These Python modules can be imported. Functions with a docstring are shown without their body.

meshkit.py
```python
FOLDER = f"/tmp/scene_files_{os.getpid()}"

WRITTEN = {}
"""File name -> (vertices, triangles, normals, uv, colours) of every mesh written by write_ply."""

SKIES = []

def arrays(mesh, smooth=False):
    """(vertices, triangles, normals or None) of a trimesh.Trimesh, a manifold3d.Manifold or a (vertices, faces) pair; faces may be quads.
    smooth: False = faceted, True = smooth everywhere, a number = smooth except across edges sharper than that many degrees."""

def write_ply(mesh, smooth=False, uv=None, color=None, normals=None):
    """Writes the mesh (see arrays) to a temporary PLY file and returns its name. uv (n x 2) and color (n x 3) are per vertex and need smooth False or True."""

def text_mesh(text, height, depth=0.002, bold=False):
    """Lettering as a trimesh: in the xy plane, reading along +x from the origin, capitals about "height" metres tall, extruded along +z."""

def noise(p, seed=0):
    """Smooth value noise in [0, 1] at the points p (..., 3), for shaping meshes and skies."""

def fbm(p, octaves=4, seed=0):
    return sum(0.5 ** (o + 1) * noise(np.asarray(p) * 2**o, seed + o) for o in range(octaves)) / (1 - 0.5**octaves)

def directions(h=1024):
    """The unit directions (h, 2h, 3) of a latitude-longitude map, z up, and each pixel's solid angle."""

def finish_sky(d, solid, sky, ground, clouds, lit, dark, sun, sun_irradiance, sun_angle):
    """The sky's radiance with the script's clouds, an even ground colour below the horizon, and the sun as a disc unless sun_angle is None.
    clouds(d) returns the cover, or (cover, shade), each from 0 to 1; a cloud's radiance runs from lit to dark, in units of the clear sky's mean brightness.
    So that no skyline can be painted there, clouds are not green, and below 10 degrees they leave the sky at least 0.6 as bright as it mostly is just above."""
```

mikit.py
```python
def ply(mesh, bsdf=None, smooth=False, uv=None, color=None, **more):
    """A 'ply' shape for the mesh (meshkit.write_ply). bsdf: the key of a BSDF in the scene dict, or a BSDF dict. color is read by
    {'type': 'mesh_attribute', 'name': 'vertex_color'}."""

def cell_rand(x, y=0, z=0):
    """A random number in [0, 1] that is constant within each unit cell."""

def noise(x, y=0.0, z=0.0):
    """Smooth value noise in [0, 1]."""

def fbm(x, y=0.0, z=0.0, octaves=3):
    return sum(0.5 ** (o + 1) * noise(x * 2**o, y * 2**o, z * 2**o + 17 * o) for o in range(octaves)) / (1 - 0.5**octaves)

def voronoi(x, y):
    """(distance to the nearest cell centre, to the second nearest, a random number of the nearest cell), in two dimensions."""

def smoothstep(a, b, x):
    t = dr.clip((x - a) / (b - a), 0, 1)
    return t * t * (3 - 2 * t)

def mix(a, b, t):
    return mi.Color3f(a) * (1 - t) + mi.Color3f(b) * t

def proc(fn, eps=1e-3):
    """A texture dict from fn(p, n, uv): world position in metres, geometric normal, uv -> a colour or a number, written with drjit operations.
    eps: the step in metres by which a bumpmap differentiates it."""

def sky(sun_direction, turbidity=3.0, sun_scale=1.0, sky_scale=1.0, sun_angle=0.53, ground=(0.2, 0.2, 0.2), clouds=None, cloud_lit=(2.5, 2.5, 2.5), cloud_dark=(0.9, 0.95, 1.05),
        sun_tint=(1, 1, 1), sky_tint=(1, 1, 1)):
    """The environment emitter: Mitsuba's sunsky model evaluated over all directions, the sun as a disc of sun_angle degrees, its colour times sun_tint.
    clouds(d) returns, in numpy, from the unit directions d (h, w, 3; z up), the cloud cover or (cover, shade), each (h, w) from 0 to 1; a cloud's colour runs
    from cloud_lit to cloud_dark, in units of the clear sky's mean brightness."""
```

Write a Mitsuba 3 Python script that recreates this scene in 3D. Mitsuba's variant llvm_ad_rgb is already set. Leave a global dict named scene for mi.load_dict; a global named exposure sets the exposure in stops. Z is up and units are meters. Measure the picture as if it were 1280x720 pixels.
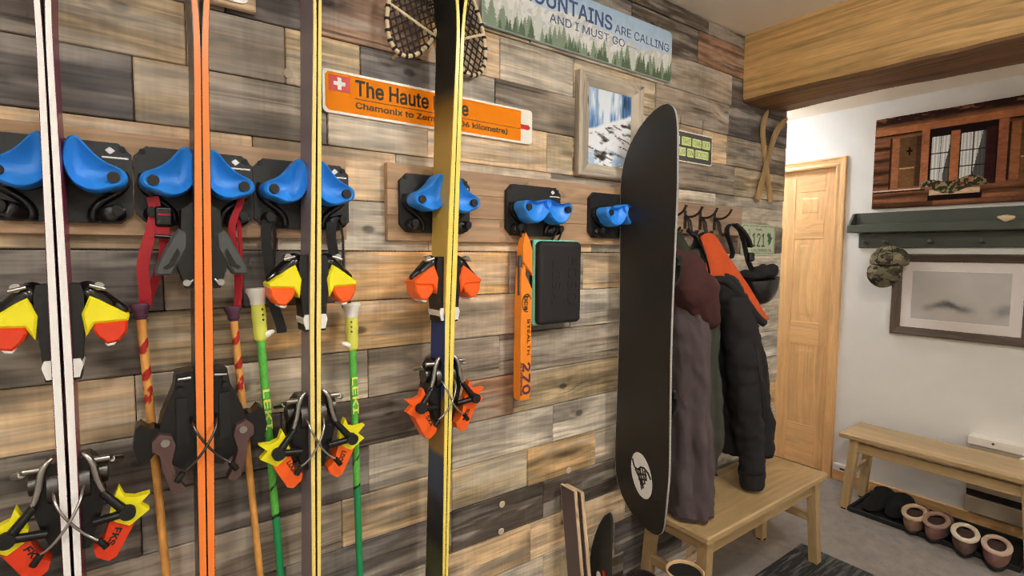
import math, random
import numpy as np, trimesh, manifold3d as m3
import drjit as dr, mitsuba as mi
import mikit, meshkit
from mikit import noise, cell_rand, smoothstep, mix
random.seed(7); rng = np.random.default_rng(7)
T = mi.ScalarTransform4f
scene, labels = {}, {}

# ------------------------------------------------------------------ camera, light, exposure
CAM = (0.0, -1.4, 1.4815)
scene['camera'] = {'type': 'perspective', 'fov': 2 * math.degrees(math.atan(640 / 650.4)), 'fov_axis': 'x', 'near_clip': 0.05, 'far_clip': 50.0,
                   'to_world': T().look_at(origin=list(CAM), target=[CAM[0] + .59078852, CAM[1] + .80384425, CAM[2] - .06930609], up=[.03596267, .05957837, .99757561])}
exposure = 1.42
LAMPS = [  # x, y, ceiling z, radius, radiance (linear)
    (0.15, -1.55, 2.51, .17, (16, 15.5, 14.6), 'round frosted ceiling lamp nearest the racks'),
    (1.35, -1.45, 2.51, .17, (26, 25.2, 23.6), 'round frosted ceiling lamp in front of the snowboard'),
    (-1.0, -2.80, 2.51, .17, (36, 34.8, 32.4), 'round frosted ceiling lamp at the back of the room'),
    (1.60, -2.90, 2.51, .17, (18, 17.4, 16.2), 'round frosted ceiling lamp near the timber beam'),
    (3.27, 0.62, 2.40, .15, (15, 16.4, 17.8), 'round white ceiling lamp in the side hallway'),
]

# ------------------------------------------------------------------ helpers
def s2l(c):
    c = np.asarray(c, float) / 255.0
    return np.where(c <= .04045, c / 12.92, ((c + .055) / 1.055) ** 2.4)
def rgb(c): return {'type': 'rgb', 'value': [float(x) for x in s2l(c)]}
def mat(name, c, rough=.5, metallic=0.0, spec=.5, sheen=0.0, clearcoat=0.0):
    b = {'type': 'principled', 'base_color': rgb(c) if not isinstance(c, dict) else c, 'roughness': rough, 'metallic': metallic, 'specular': spec}
    if sheen: b['sheen'] = sheen
    if clearcoat: b['clearcoat'] = clearcoat; b['clearcoat_gloss'] = .9
    scene['mat_' + name] = {'type': 'twosided', 'b': b}
    return 'mat_' + name
def num(key):
    if key not in scene and key not in labels: return key
    k = 1
    while f'{key}_{k:03d}' in scene or f'{key}_{k:03d}' in labels: k += 1
    return f'{key}_{k:03d}'
def thing(name, label, cat, group=None):
    key = num(name); labels[key] = {'label': label, 'category': cat}
    if group: labels[key]['group'] = group
    return key
def put(key, mesh, m, smooth=False, uv=None, color=None, **more):
    scene[key] = mikit.ply(mesh, m, smooth=smooth, uv=uv, color=color, **more); return key
def part(parent, name, mesh, m, smooth=False, uv=None, color=None, label=None, kind=None):
    key = num(parent + '__' + name); put(key, mesh, m, smooth, uv, color)
    if label or kind: labels[key] = {}
    if label: labels[key]['label'] = label
    if kind: labels[key]['kind'] = kind
    return key
def one(name, mesh, m, label, cat, smooth=False, uv=None, color=None, group=None):
    key = thing(name, label, cat, group); return put(key, mesh, m, smooth, uv, color)
def struct(name, mesh, m, label=None, smooth=False, uv=None):
    labels[name] = {'kind': 'structure', 'label': label or name.replace('_', ' '), 'category': name.split('_')[0]}
    return put(name, mesh, m, smooth, uv)
cat_ = trimesh.util.concatenate
def hull(pts):
    return trimesh.convex.convex_hull(np.asarray(pts, float))
def box(x0, x1, y0, y1, z0, z1):
    b = trimesh.creation.box([abs(x1 - x0), abs(y1 - y0), abs(z1 - z0)]); b.apply_translation([(x0 + x1) / 2, (y0 + y1) / 2, (z0 + z1) / 2]); return b
def cham(x0, x1, y0, y1, z0, z1, c=.003):
    P = []
    for sx in (0, 1):
        for sy in (0, 1):
            for sz in (0, 1):
                X, Y, Z = (x0, x1)[sx], (y0, y1)[sy], (z0, z1)[sz]
                dx, dy, dz = (c, -c)[sx], (c, -c)[sy], (c, -c)[sz]
                P += [(X + dx, Y + dy, Z), (X + dx, Y, Z + dz), (X, Y + dy, Z + dz)]
    return hull(P)
def rounded(x0, x1, y0, y1, z0, z1, r, n=10):
    s = trimesh.creation.icosphere(subdivisions=2, radius=r).vertices
    P = [s + [(x0 + r, x1 - r)[a], (y0 + r, y1 - r)[b], (z0 + r, z1 - r)[c]] for a in (0, 1) for b in (0, 1) for c in (0, 1)]
    return hull(np.vstack(P))
def frame_of(d):
    d = d / np.linalg.norm(d); a = np.array([0, 0, 1.]) if abs(d[2]) < .9 else np.array([1., 0, 0])
    u = np.cross(a, d); u /= np.linalg.norm(u); return u, np.cross(d, u)
def tube(path, r, n=10, caps=True):
    path = np.asarray(path, float); k = len(path); r = np.full(k, r) if np.isscalar(r) else np.asarray(r, float)
    t = np.gradient(path, axis=0); u, w = frame_of(t[0]); V = []
    ang = np.arange(n) * 2 * np.pi / n
    for i in range(k):
        d = t[i] / max(np.linalg.norm(t[i]), 1e-9); u = u - d * (u @ d); u /= np.linalg.norm(u); w = np.cross(d, u)
        V.append(path[i] + r[i] * (np.cos(ang)[:, None] * u + np.sin(ang)[:, None] * w))
    V = np.vstack(V); F = []
    for i in range(k - 1):
        for j in range(n):
            a, b = i * n + j, i * n + (j + 1) % n
            F += [(a, b, b + n), (a, b + n, a + n)]
    if caps:
        V = np.vstack([V, path[:1], path[-1:]]); c0, c1 = len(V) - 2, len(V) - 1
        for j in range(n):
            F += [(c0, (j + 1) % n, j), (c1, (k - 1) * n + j, (k - 1) * n + (j + 1) % n)]
    return trimesh.Trimesh(V, np.array(F), process=False)
def smoothpath(pts, n=24, closed=False):
    from scipy.interpolate import CubicSpline
    p = np.asarray(pts, float); t = np.r_[0, np.cumsum(np.linalg.norm(np.diff(p, axis=0), axis=1))]
    return CubicSpline(t, p)(np.linspace(0, t[-1], n))
def loft(rings, cap=True):
    k, n = len(rings), len(rings[0]); V = np.vstack(rings); F = []
    for i in range(k - 1):
        for j in range(n):
            a, b = i * n + j, i * n + (j + 1) % n
            F += [(a, b, b + n), (a, b + n, a + n)]
    if cap:
        V = np.vstack([V, np.mean(rings[0], 0)[None], np.mean(rings[-1], 0)[None]]); c0, c1 = len(V) - 2, len(V) - 1
        for j in range(n): F += [(c0, (j + 1) % n, j), (c1, (k - 1) * n + j, (k - 1) * n + (j + 1) % n)]
    m = trimesh.Trimesh(V, np.array(F), process=False); m.fix_normals(); return m
def prism(poly, depth, origin, ex, ey, ez=None, c=0.0):
    """polygon (n,2) extruded by depth along ez=ex x ey, placed at origin; c rounds its edges by an inset cap"""
    import shapely
    P = shapely.Polygon(poly)
    if not P.is_valid: P = P.buffer(0)
    if c:
        inn = P.buffer(-c, join_style='mitre')
        if inn.geom_type == 'Polygon' and len(inn.exterior.coords) == len(P.exterior.coords):
            a, b = np.array(P.exterior.coords)[:-1], np.array(inn.exterior.coords)[:-1]
            k0 = np.argmin(np.linalg.norm(b - a[0], axis=1)); b = np.roll(b, -k0, axis=0)
            if np.abs(np.linalg.norm(b - a, axis=1)).max() < 6 * c:
                R = [np.c_[b, np.zeros(len(b))], np.c_[a, np.full(len(a), c)], np.c_[a, np.full(len(a), depth - c)], np.c_[b, np.full(len(b), depth)]]
                side = loft(R, cap=False)
                v2, f2 = trimesh.creation.triangulate_polygon(inn, engine='earcut')
                m = cat_([side, trimesh.Trimesh(np.c_[v2, np.zeros(len(v2))], f2[:, ::-1], process=False), trimesh.Trimesh(np.c_[v2, np.full(len(v2), depth)], f2, process=False)])
                m.merge_vertices(); m.fix_normals(); return place(m, origin, ex, ey, ez)
    m = trimesh.creation.extrude_polygon(P, depth, engine='earcut')
    return place(m, origin, ex, ey, ez)
def place(m, o, ex, ey, ez=None):
    ex, ey = np.asarray(ex, float), np.asarray(ey, float); ez = np.cross(ex, ey) if ez is None else np.asarray(ez, float)
    M = np.eye(4); M[:3, 0], M[:3, 1], M[:3, 2], M[:3, 3] = ex, ey, ez, o
    m = m.copy(); m.apply_transform(M)
    return m
def ribbon(path, side, width, th=.0016):
    path = np.asarray(path, float); side = np.asarray(side, float)
    t = np.gradient(path, axis=0); R = []
    for p, d in zip(path, t):
        s = side - d * (side @ d) / max(d @ d, 1e-12); s /= np.linalg.norm(s); nn = np.cross(d, s); nn /= np.linalg.norm(nn)
        R.append(np.array([p + s * width / 2 + nn * th, p - s * width / 2 + nn * th, p - s * width / 2 - nn * th, p + s * width / 2 - nn * th]))
    return loft(R)
def disc(c, axis, r, h, n=24):
    m = trimesh.creation.cylinder(radius=r, height=h, sections=n)
    m.apply_transform(trimesh.geometry.align_vectors([0, 0, 1], np.asarray(axis, float))); m.apply_translation(c); return m
def ball(c, r, sub=2):
    m = trimesh.creation.icosphere(subdivisions=sub, radius=1.0); m.apply_scale(np.broadcast_to(r, 3)); m.apply_translation(c); return m
def blob(segs, edge=.006, it=8):
    """union of sphere-pair hulls, smoothed: segs = [(p, r, q, s), ...]"""
    out = m3.Manifold()
    for p, r, q, s in segs:
        a = trimesh.creation.icosphere(subdivisions=2, radius=1.0).vertices
        out += m3.Manifold.hull_points(np.vstack([a * np.broadcast_to(r, 3) + p, a * np.broadcast_to(s, 3) + q]).astype(np.float32))
    out = out.refine_to_length(edge); g = out.to_mesh()
    m = trimesh.Trimesh(g.vert_properties[:, :3], g.tri_verts, process=False)
    trimesh.smoothing.filter_taubin(m, iterations=it); return m
def lathe(prof, c, axis=(0, 0, 1), n=32):
    """prof (r, h) list revolved around axis through c"""
    ang = np.arange(n) * 2 * np.pi / n
    R = [np.c_[r * np.cos(ang), r * np.sin(ang), np.full(n, h)] for r, h in prof]
    m = loft(R); m.apply_transform(trimesh.geometry.align_vectors([0, 0, 1], np.asarray(axis, float))); m.apply_translation(c); return m
def ruck(m, amp, f, seed):
    v = np.asarray(m.vertices); n_ = np.asarray(m.vertex_normals); m.vertices = v + n_ * (amp * (meshkit.fbm(v * f, 3, seed) - .5))[:, None]; return m
def text(t, w, h, depth=.001, bold=False):
    m = meshkit.text_mesh(t, h, depth, bold); m.apply_translation([-m.bounds[0][0], 0, 0]); m.apply_scale([w / m.bounds[1][0], 1, 1]); return m
def grid(o, ex, ey, w, h, step, fn):
    """flat printed sheet: returns mesh, colours; fn(U, V) metres from the lower-left corner -> sRGB 0..255"""
    nx, ny = int(w / step) + 1, int(h / step) + 1
    U, V = np.meshgrid(np.linspace(0, w, nx), np.linspace(0, h, ny))
    C = s2l(np.clip(fn(U, V), 0, 255)).reshape(-1, 3)
    P = np.asarray(o, float) + U.reshape(-1, 1) * np.asarray(ex, float) + V.reshape(-1, 1) * np.asarray(ey, float)
    i = (np.arange(ny - 1)[:, None] * nx + np.arange(nx - 1)).reshape(-1)
    F = np.vstack([np.c_[i, i + 1, i + nx + 1], np.c_[i, i + nx + 1, i + nx]])
    return trimesh.Trimesh(P, F, process=False), C
def n2(U, V, su, sv, seed=0, oct=3): return meshkit.fbm(np.stack([U * su, V * sv, 0 * U + 3.3], -1), oct, seed)
def lay(img, mask, col):
    return img * (1 - mask[..., None]) + np.asarray(col, float) * mask[..., None]
XZ = dict(ex=(1, 0, 0), ey=(0, 0, 1))       # on the plank wall, facing -y
END = dict(ex=(0, -1, 0), ey=(0, 0, 1))     # on the end wall, facing -x

# ------------------------------------------------------------------ wood (one texture for every board: the palette number and the board's own grain ride in uv)
PAL = [  # base sRGB, grain contrast, darkness of blotches
    ((90, 80, 72), .8), ((150, 136, 120), .75), ((198, 186, 168), .65), ((212, 184, 148), .6), ((208, 172, 124), .62), ((150, 118, 96), .8), ((210, 202, 194), .5),
    ((180, 162, 132), .75), ((106, 99, 96), .7), ((226, 178, 122), .26), ((176, 148, 106), .3), ((190, 152, 98), .6), ((178, 146, 116), .45), ((184, 172, 154), .55),
    ((88, 74, 64), .5), ((178, 146, 102), .4), ((170, 144, 122), .5), ((112, 80, 52), .8)]
PR, PG, PB = [mi.Float([float(s2l(p[0])[k]) for p in PAL]) for k in range(3)]
PC = mi.Float([p[1] for p in PAL])
def wood_fn(p, n, uv):
    pal = dr.floor(uv.y / 20); v = uv.y - 20 * pal - 10
    sd = dr.floor(uv.x / 20); u = uv.x - 20 * sd - 10
    i = mi.UInt32(dr.clip(pal, 0, len(PAL) - 1))
    base = mi.Color3f(dr.gather(mi.Float, PR, i), dr.gather(mi.Float, PG, i), dr.gather(mi.Float, PB, i)); con = dr.gather(mi.Float, PC, i)
    s = sd * 7.31 + pal * 3.7
    c = dr.floor(u / .42 + s); kx = (c - s + .2 + .6 * cell_rand(c, sd, 1)) * .42; kv = .05 * (cell_rand(c, sd, 2) - .5); on = dr.select(cell_rand(c, sd, 3) < .45, 1.0, 0.0)
    d = dr.sqrt(dr.square((u - kx) * .6) + dr.square(v - kv))
    warp = noise(u * 2.2 + s, v * 8 + s)
    g = v * 75 + warp * 5 + on * 4.0 * dr.exp(-dr.square(d / .035))
    g1 = noise(u * 1.6 + s, g); g2 = noise(u * 7 + s, v * 260 + warp * 8); g3 = noise(u * 30 + s, v * 120)
    bl = mikit.fbm(u * 3.3 + s, v * 9 + s * .3)
    k = 1 + con * (.85 * (g1 - .5) + .5 * (g2 - .5) + .25 * (g3 - .5) + 1.0 * (bl - .5))
    knot = on * smoothstep(.016, .006, d) * smoothstep(.3, .6, con)
    check = smoothstep(.80, .90, noise(u * 2.5 + s + 40, v * 110)) * smoothstep(.45, .8, con) * .55
    k = dr.maximum(k, .18) * (1 - .7 * knot) * (1 - check)
    warm = smoothstep(.52, .72, mikit.fbm(u * 2.1 + s + 9, v * 5 + 3, 0, 2)) * con
    tint = mix((1, 1, 1), (1.05, .95, .80), warm * .7)
    return base * tint * k
scene['mat_wood'] = {'type': 'twosided', 'b': {'type': 'principled', 'base_color': mikit.proc(wood_fn), 'roughness': .58, 'specular': .4}}
def plank_fn(p, n, uv):
    pal = dr.floor(uv.y / 20); v = uv.y - 20 * pal - 10; sd = dr.floor(uv.x / 20); u = uv.x - 20 * sd - 10; s = sd * 7.31 + pal * 3.7
    st = noise(u * 5 + s, v * 420); st2 = noise(u * 26 + s, v * 170); saw = noise(u * 160, v * 14 + s); pt = mikit.fbm(u * 7 + s, v * 22 + s, 0, 3)
    silver = smoothstep(.50, .68, mikit.fbm(u * 4.1 + s + 31, v * 30 + 5, 0, 3)); dark = smoothstep(.56, .74, mikit.fbm(u * 2.7 + s + 71, v * 16 + 9, 0, 3))
    k = 1 + .22 * (st - .5) + .26 * (st2 - .5) + .14 * (saw - .5) + .85 * (pt - .5)
    c = wood_fn(p, n, uv) * dr.maximum(k, .2)
    c = mix(c, mi.Color3f(.52, .47, .40) * k, silver * .42) * (1 - .52 * dark)
    return c
def plank_bump(p, n, uv):
    pal = dr.floor(uv.y / 20); v = uv.y - 20 * pal - 10; sd = dr.floor(uv.x / 20); u = uv.x - 20 * sd - 10; s = sd * 7.31 + pal * 3.7
    return .0013 * noise(u * 6 + s, v * 150) + .0009 * noise(u * 24 + s, v * 90 + 7)
scene['mat_plank'] = {'type': 'twosided', 'b': {'type': 'bumpmap', 'scale': 1.0, 'tex': mikit.proc(plank_bump, eps=.0015), 'b': {'type': 'principled', 'base_color': mikit.proc(plank_fn), 'roughness': .5, 'specular': .45}}}
scene['mat_wood_satin'] = {'type': 'twosided', 'b': {'type': 'principled', 'base_color': mikit.proc(wood_fn), 'roughness': .36, 'specular': .5}}
SEED = [0]
def wuv(m, axis, pal, seed=None):
    """uv for a board: axis = its grain direction (0, 1, 2)"""
    if seed is None: SEED[0] = (SEED[0] + 1) % 40; seed = SEED[0]
    v = np.asarray(m.vertices); c = (v.max(0) + v.min(0)) / 2; q = v - c; o = [k for k in (0, 1, 2) if k != axis]
    return np.c_[q[:, axis] + 10 + 20 * seed, q[:, o[0]] * .83 + q[:, o[1]] + 10 + 20 * pal]
def wpart(parent, name, m, axis, pal, label=None, mt='mat_wood', seed=None):
    return part(parent, name, m, mt, uv=wuv(m, axis, pal, seed), label=label)

# ------------------------------------------------------------------ plain materials
BLACK = mat('black_plastic', (15, 15, 16), .34); GLOSS = mat('gloss_black', (14, 14, 15), .14, clearcoat=.6); RUBBER = mat('rubber', (20, 20, 20), .7)
PLATE = mat('plate_black', (24, 25, 26), .5); BLUE = mat('blue_plastic', (44, 140, 238), .42); BLUE_IN = BLUE
WHITEP = mat('white_plastic', (232, 230, 226), .4); STEEL = mat('steel', (190, 188, 184), .25, metallic=1.0); DARKSTEEL = mat('dark_steel', (96, 94, 92), .3, metallic=1.0)
YEL = mat('binding_yellow', (244, 232, 30), .38); RED = mat('binding_red', (226, 62, 28), .3); ORA = mat('binding_orange', (250, 100, 30), .35)
PRINT = 'mat_print'; scene[PRINT] = {'type': 'twosided', 'b': {'type': 'principled', 'base_color': {'type': 'mesh_attribute', 'name': 'vertex_color'}, 'roughness': .5, 'specular': .4}}
PRINTM = 'mat_print_matte'; scene[PRINTM] = {'type': 'twosided', 'b': {'type': 'diffuse', 'reflectance': {'type': 'mesh_attribute', 'name': 'vertex_color'}}}
INK = mat('ink', (24, 20, 18), .6); INKBLUE = mat('ink_blue', (64, 86, 132), .6)

# ------------------------------------------------------------------ room shell
def plaster_fn(p, n, uv):
    k = .97 + .06 * (mikit.fbm(p.x * 9, p.y * 9, p.z * 9) - .5)
    return mi.Color3f(*[float(x) for x in s2l((228, 225, 219))]) * k
scene['mat_plaster'] = {'type': 'twosided', 'b': {'type': 'principled', 'base_color': mikit.proc(plaster_fn), 'roughness': .75, 'specular': .3}}
CEIL = mat('ceiling_paint', (236, 228, 214), .85, spec=.2)
def carpet_fn(p, n, uv):
    k = .80 + .4 * noise(p.x * 420, p.y * 420) * .6 + .28 * (mikit.fbm(p.x * 26, p.y * 26) - .5) + .2 * (mikit.fbm(p.x * 3, p.y * 3) - .5)
    return mi.Color3f(*[float(x) for x in s2l((142, 134, 127))]) * k
scene['mat_carpet'] = {'type': 'twosided', 'b': {'type': 'principled', 'base_color': mikit.proc(carpet_fn), 'roughness': .95, 'specular': .1, 'sheen': .3}}
L = 3.7117
struct('floor', box(-2.3, 3.95, -3.75, 2.1, -.1, 0), 'mat_carpet', 'grey beige carpet floor')
struct('ceiling', box(-2.3, 2.60, -3.75, .16, 2.51, 2.63), CEIL, 'beige painted ceiling')
struct('ceiling_hall', box(2.60, 3.95, -3.75, 2.1, 2.40, 2.63), CEIL, 'lower pale ceiling past the timber beam')
struct('wall_left', box(-2.3, 2.80, .022, .15, 0, 2.51), mat('wall_backing', (40, 34, 30), .9), 'wall clad in reclaimed weathered planks')
struct('wall_return', cat_([box(2.70, 2.83, .15, 2.0, 0, 2.40), box(2.80, 2.83, .012, .15, 0, 2.40)]), 'mat_plaster', 'hallway wall behind the plank wall')
D0, D1, DZ = .100, .790, 2.05
struct('wall_back', cat_([box(L, L + .12, -3.75, D0, 0, 2.40), box(L, L + .12, D1, 2.1, 0, 2.40), box(L, L + .12, D0, D1, DZ, 2.40)]), 'mat_plaster', 'white plaster end wall')
struct('wall_hall_end', box(2.70, 3.95, 2.0, 2.1, 0, 2.40), 'mat_plaster', 'end wall of the side hallway')
struct('wall_front', box(-2.3, -2.2, -3.75, .16, 0, 2.51), 'mat_plaster', 'pale wall at the near end of the room')
struct('wall_right', box(-2.3, 3.95, -3.75, -3.65, 0, 2.51), 'mat_plaster', 'pale wall opposite the plank wall')

# planks: one entry each, rows 0.138 m tall, [x end, palette] left to right as the photo shows them
ROWS = {  # row number from the floor
    0: [(-.8, 8), (.2, 1), (1.05, 3), (1.7, 3), (2.05, 6), (2.83, 3)],
    1: [(-.3, 8), (.7, 8), (1.32, 7), (1.62, 0), (2.02, 8), (2.5, 6), (2.83, 3)],
    2: [(-.6, 8), (.4, 8), (1.18, 2), (1.56, 7), (2.1, 8), (2.52, 6), (2.83, 6)],
    3: [(-.2, 8), (.72, 2), (1.12, 3), (1.62, 3), (2.1, 1), (2.56, 6), (2.83, 2)],
    4: [(-.5, 8), (.3, 1), (.80, 8), (1.18, 0), (1.66, 0), (2.2, 1), (2.83, 2)],
    5: [(-.1, 8), (.45, 1), (.80, 3), (1.105, 7), (1.442, 4), (1.9, 2), (2.4, 2), (2.83, 4)],
    6: [(-.6, 8), (.0, 8), (.53, 8), (.80, 2), (1.22, 2), (1.60, 2), (2.2, 1), (2.83, 2)],
    7: [(-.35, 8), (.30, 8), (.80, 0), (1.04, 5), (1.58, 7), (2.2, 2), (2.83, 6)],
    8: [(-.45, 2), (.0, 3), (.53, 2), (.98, 1), (1.60, 1), (2.3, 2), (2.83, 2)],
    9: [(-.6, 0), (.02, 0), (.26, 7), (.74, 4), (1.1, 3), (1.3, 8), (1.62, 2), (2.3, 6), (2.83, 2)],
    10: [(-.4, 8), (.06, 8), (.22, 1), (.47, 8), (1.02, 4), (1.36, 1), (1.64, 3), (2.25, 6), (2.83, 2)],
    11: [(-.3, 1), (.30, 3), (.72, 2), (1.4, 3), (1.86, 2), (2.40, 5), (2.83, 1)],
    12: [(-.5, 1), (.25, 3), (.62, 3), (1.2, 2), (1.62, 1), (2.2, 2), (2.83, 2)],
    13: [(-.35, 8), (.02, 8), (.14, 7), (.43, 1), (.72, 2), (1.18, 3), (1.30, 7), (1.9, 3), (2.35, 1), (2.83, 7)],
    14: [(-.13, 0), (.12, 7), (.33, 1), (.52, 7), (.76, 8), (.96, 2), (1.31, 1), (1.72, 2), (2.28, 3), (2.83, 1)],
    15: [(-.4, 5), (.2, 1), (.40, 8), (.70, 5), (.98, 4), (1.30, 2), (1.75, 7), (2.28, 1), (2.83, 8)],
    16: [(-.2, 1), (.5, 1), (1.1, 7), (1.8, 2), (2.3, 1), (2.83, 8)],
    17: [(0., 0), (.9, 1), (1.6, 8), (2.03, 0), (2.42, 5), (2.83, 0)],
    18: [(0.1, 0), (1.2, 0), (2.1, 0), (2.83, 0)]}
for r, row in ROWS.items():
    z0, z1 = max(-.037 + .138 * r, 0.0), min(-.037 + .138 * (r + 1), 2.508); x = -2.2
    for xe, pal in row:
        dz = rng.uniform(0, .0065)
        m = cham(x + .0008, xe - .0008, dz, .023, z0 + .0012, z1 - .0012, .0022)
        wpart('wall_left', 'plank', m, 0, pal, seed=int(rng.integers(0, 40)), mt='mat_plank'); x = xe

PLUG = mat('wood_plug', (196, 182, 160), .6)
for x, z in ((.335, 1.921), (.360, 1.905), (.995, .622), (.992, .527), (1.30, .665), (.725, .785)):
    part('wall_left', 'knot_plug', lathe([(0, -.004), (.010, -.004), (.012, .001), (.009, .0035), (.006, .0025), (0, .0025)], (x, .0035, z), (0, -1, 0), 14), PLUG, smooth=40, label='small pale wooden plug')

# timber beam with a wavy lower arris
nb = 150; ys = np.linspace(-3.64, .0, nb); R, BK = [], []
for y in ys:
    q = np.array([[y * 2.2, 1.7, .3]]); a = .034 * (meshkit.fbm(q, 3, 5)[0] - .5); b = .050 * (meshkit.fbm(q * 1.3, 3, 9)[0] - .5)
    R.append(np.array([[2.39, y, 2.509], [2.39, y, 2.32], [2.391, y, 2.228 + a], [2.402, y, 2.208 + a], [2.60, y, 2.205 + b * .6], [2.80, y, 2.232 + b * .8], [2.825, y, 2.285 + b], [2.828, y, 2.398], [2.60, y, 2.398], [2.60, y, 2.509]]))
    BK.append(np.array([[2.3985, y, 2.214 + a], [2.404, y, 2.203 + a], [2.60, y, 2.200 + b * .6], [2.802, y, 2.227 + b * .8], [2.829, y, 2.284 + b], [2.822, y, 2.29 + b], [2.60, y, 2.23], [2.42, y, 2.226]]))
bm = loft(R); c = np.asarray(bm.vertices)
labels['beam'] = {'kind': 'structure', 'label': 'rough honey coloured timber beam under the ceiling', 'category': 'beam'}
put('beam', bm, 'mat_wood', uv=np.c_[c[:, 1] + 12 + 20 * 5, (c[:, 2] - 2.35) * 1.0 + (c[:, 0] - 2.39) * .8 + 10 + 20 * 11])

bm = loft(BK); c = np.asarray(bm.vertices); part('beam', 'bark_edge', bm, 'mat_wood', uv=np.c_[c[:, 1] + 12 + 20 * 9, (c[:, 0] - 2.35) + 10 + 20 * 17], label='dark brown wavy underside')
# door, casing, skirting
def raised(parent, y0, y1, z0, z1, x, axis, pal):
    R = [np.array([[xx, y0 + i, z0 + i], [xx, y1 - i, z0 + i], [xx, y1 - i, z1 - i], [xx, y0 + i, z1 - i]]) for xx, i in ((x + .004, -.002), (x + .014, .006), (x + .014, .016), (x + .002, .048), (x + .002, .056))]
    m = loft(R); wpart(parent, 'panel', m, axis, pal, mt='mat_wood_satin')
labels['door_1'] = {'kind': 'structure', 'label': 'honey oak door with six raised panels', 'category': 'door'}
DX = L + .028
put('door_1', box(DX + .016, DX + .04, D0 + .004, D1 - .004, .012, DZ - .004), 'mat_wood_satin', uv=wuv(box(DX + .016, DX + .04, D0 + .004, D1 - .004, .012, DZ - .004), 2, 9, 3))
ya, yb, yc, yd = D0 + .004, .182, .372, .445
cols = [(.182, .372), (.492, .682)]
for y0, y1 in ((D0 + .004, .182), (.372, .492), (.682, D1 - .004)): wpart('door_1', 'stile', cham(DX, DX + .018, y0, y1, .012, DZ - .004, .002), 2, 9, mt='mat_wood_satin')
rails = [(.012, .295), (.855, 1.013), (1.580, 1.715), (1.900, DZ - .004)]
for y0, y1 in cols:
    for z0, z1 in rails: wpart('door_1', 'rail', cham(DX + .0003, DX + .018, y0, y1, z0, z1, .002), 1, 9, mt='mat_wood_satin')
    for z0, z1 in ((.295, .855), (1.013, 1.580), (1.715, 1.900)): raised('door_1', y0, y1, z0, z1, DX, 2, 9)
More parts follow.
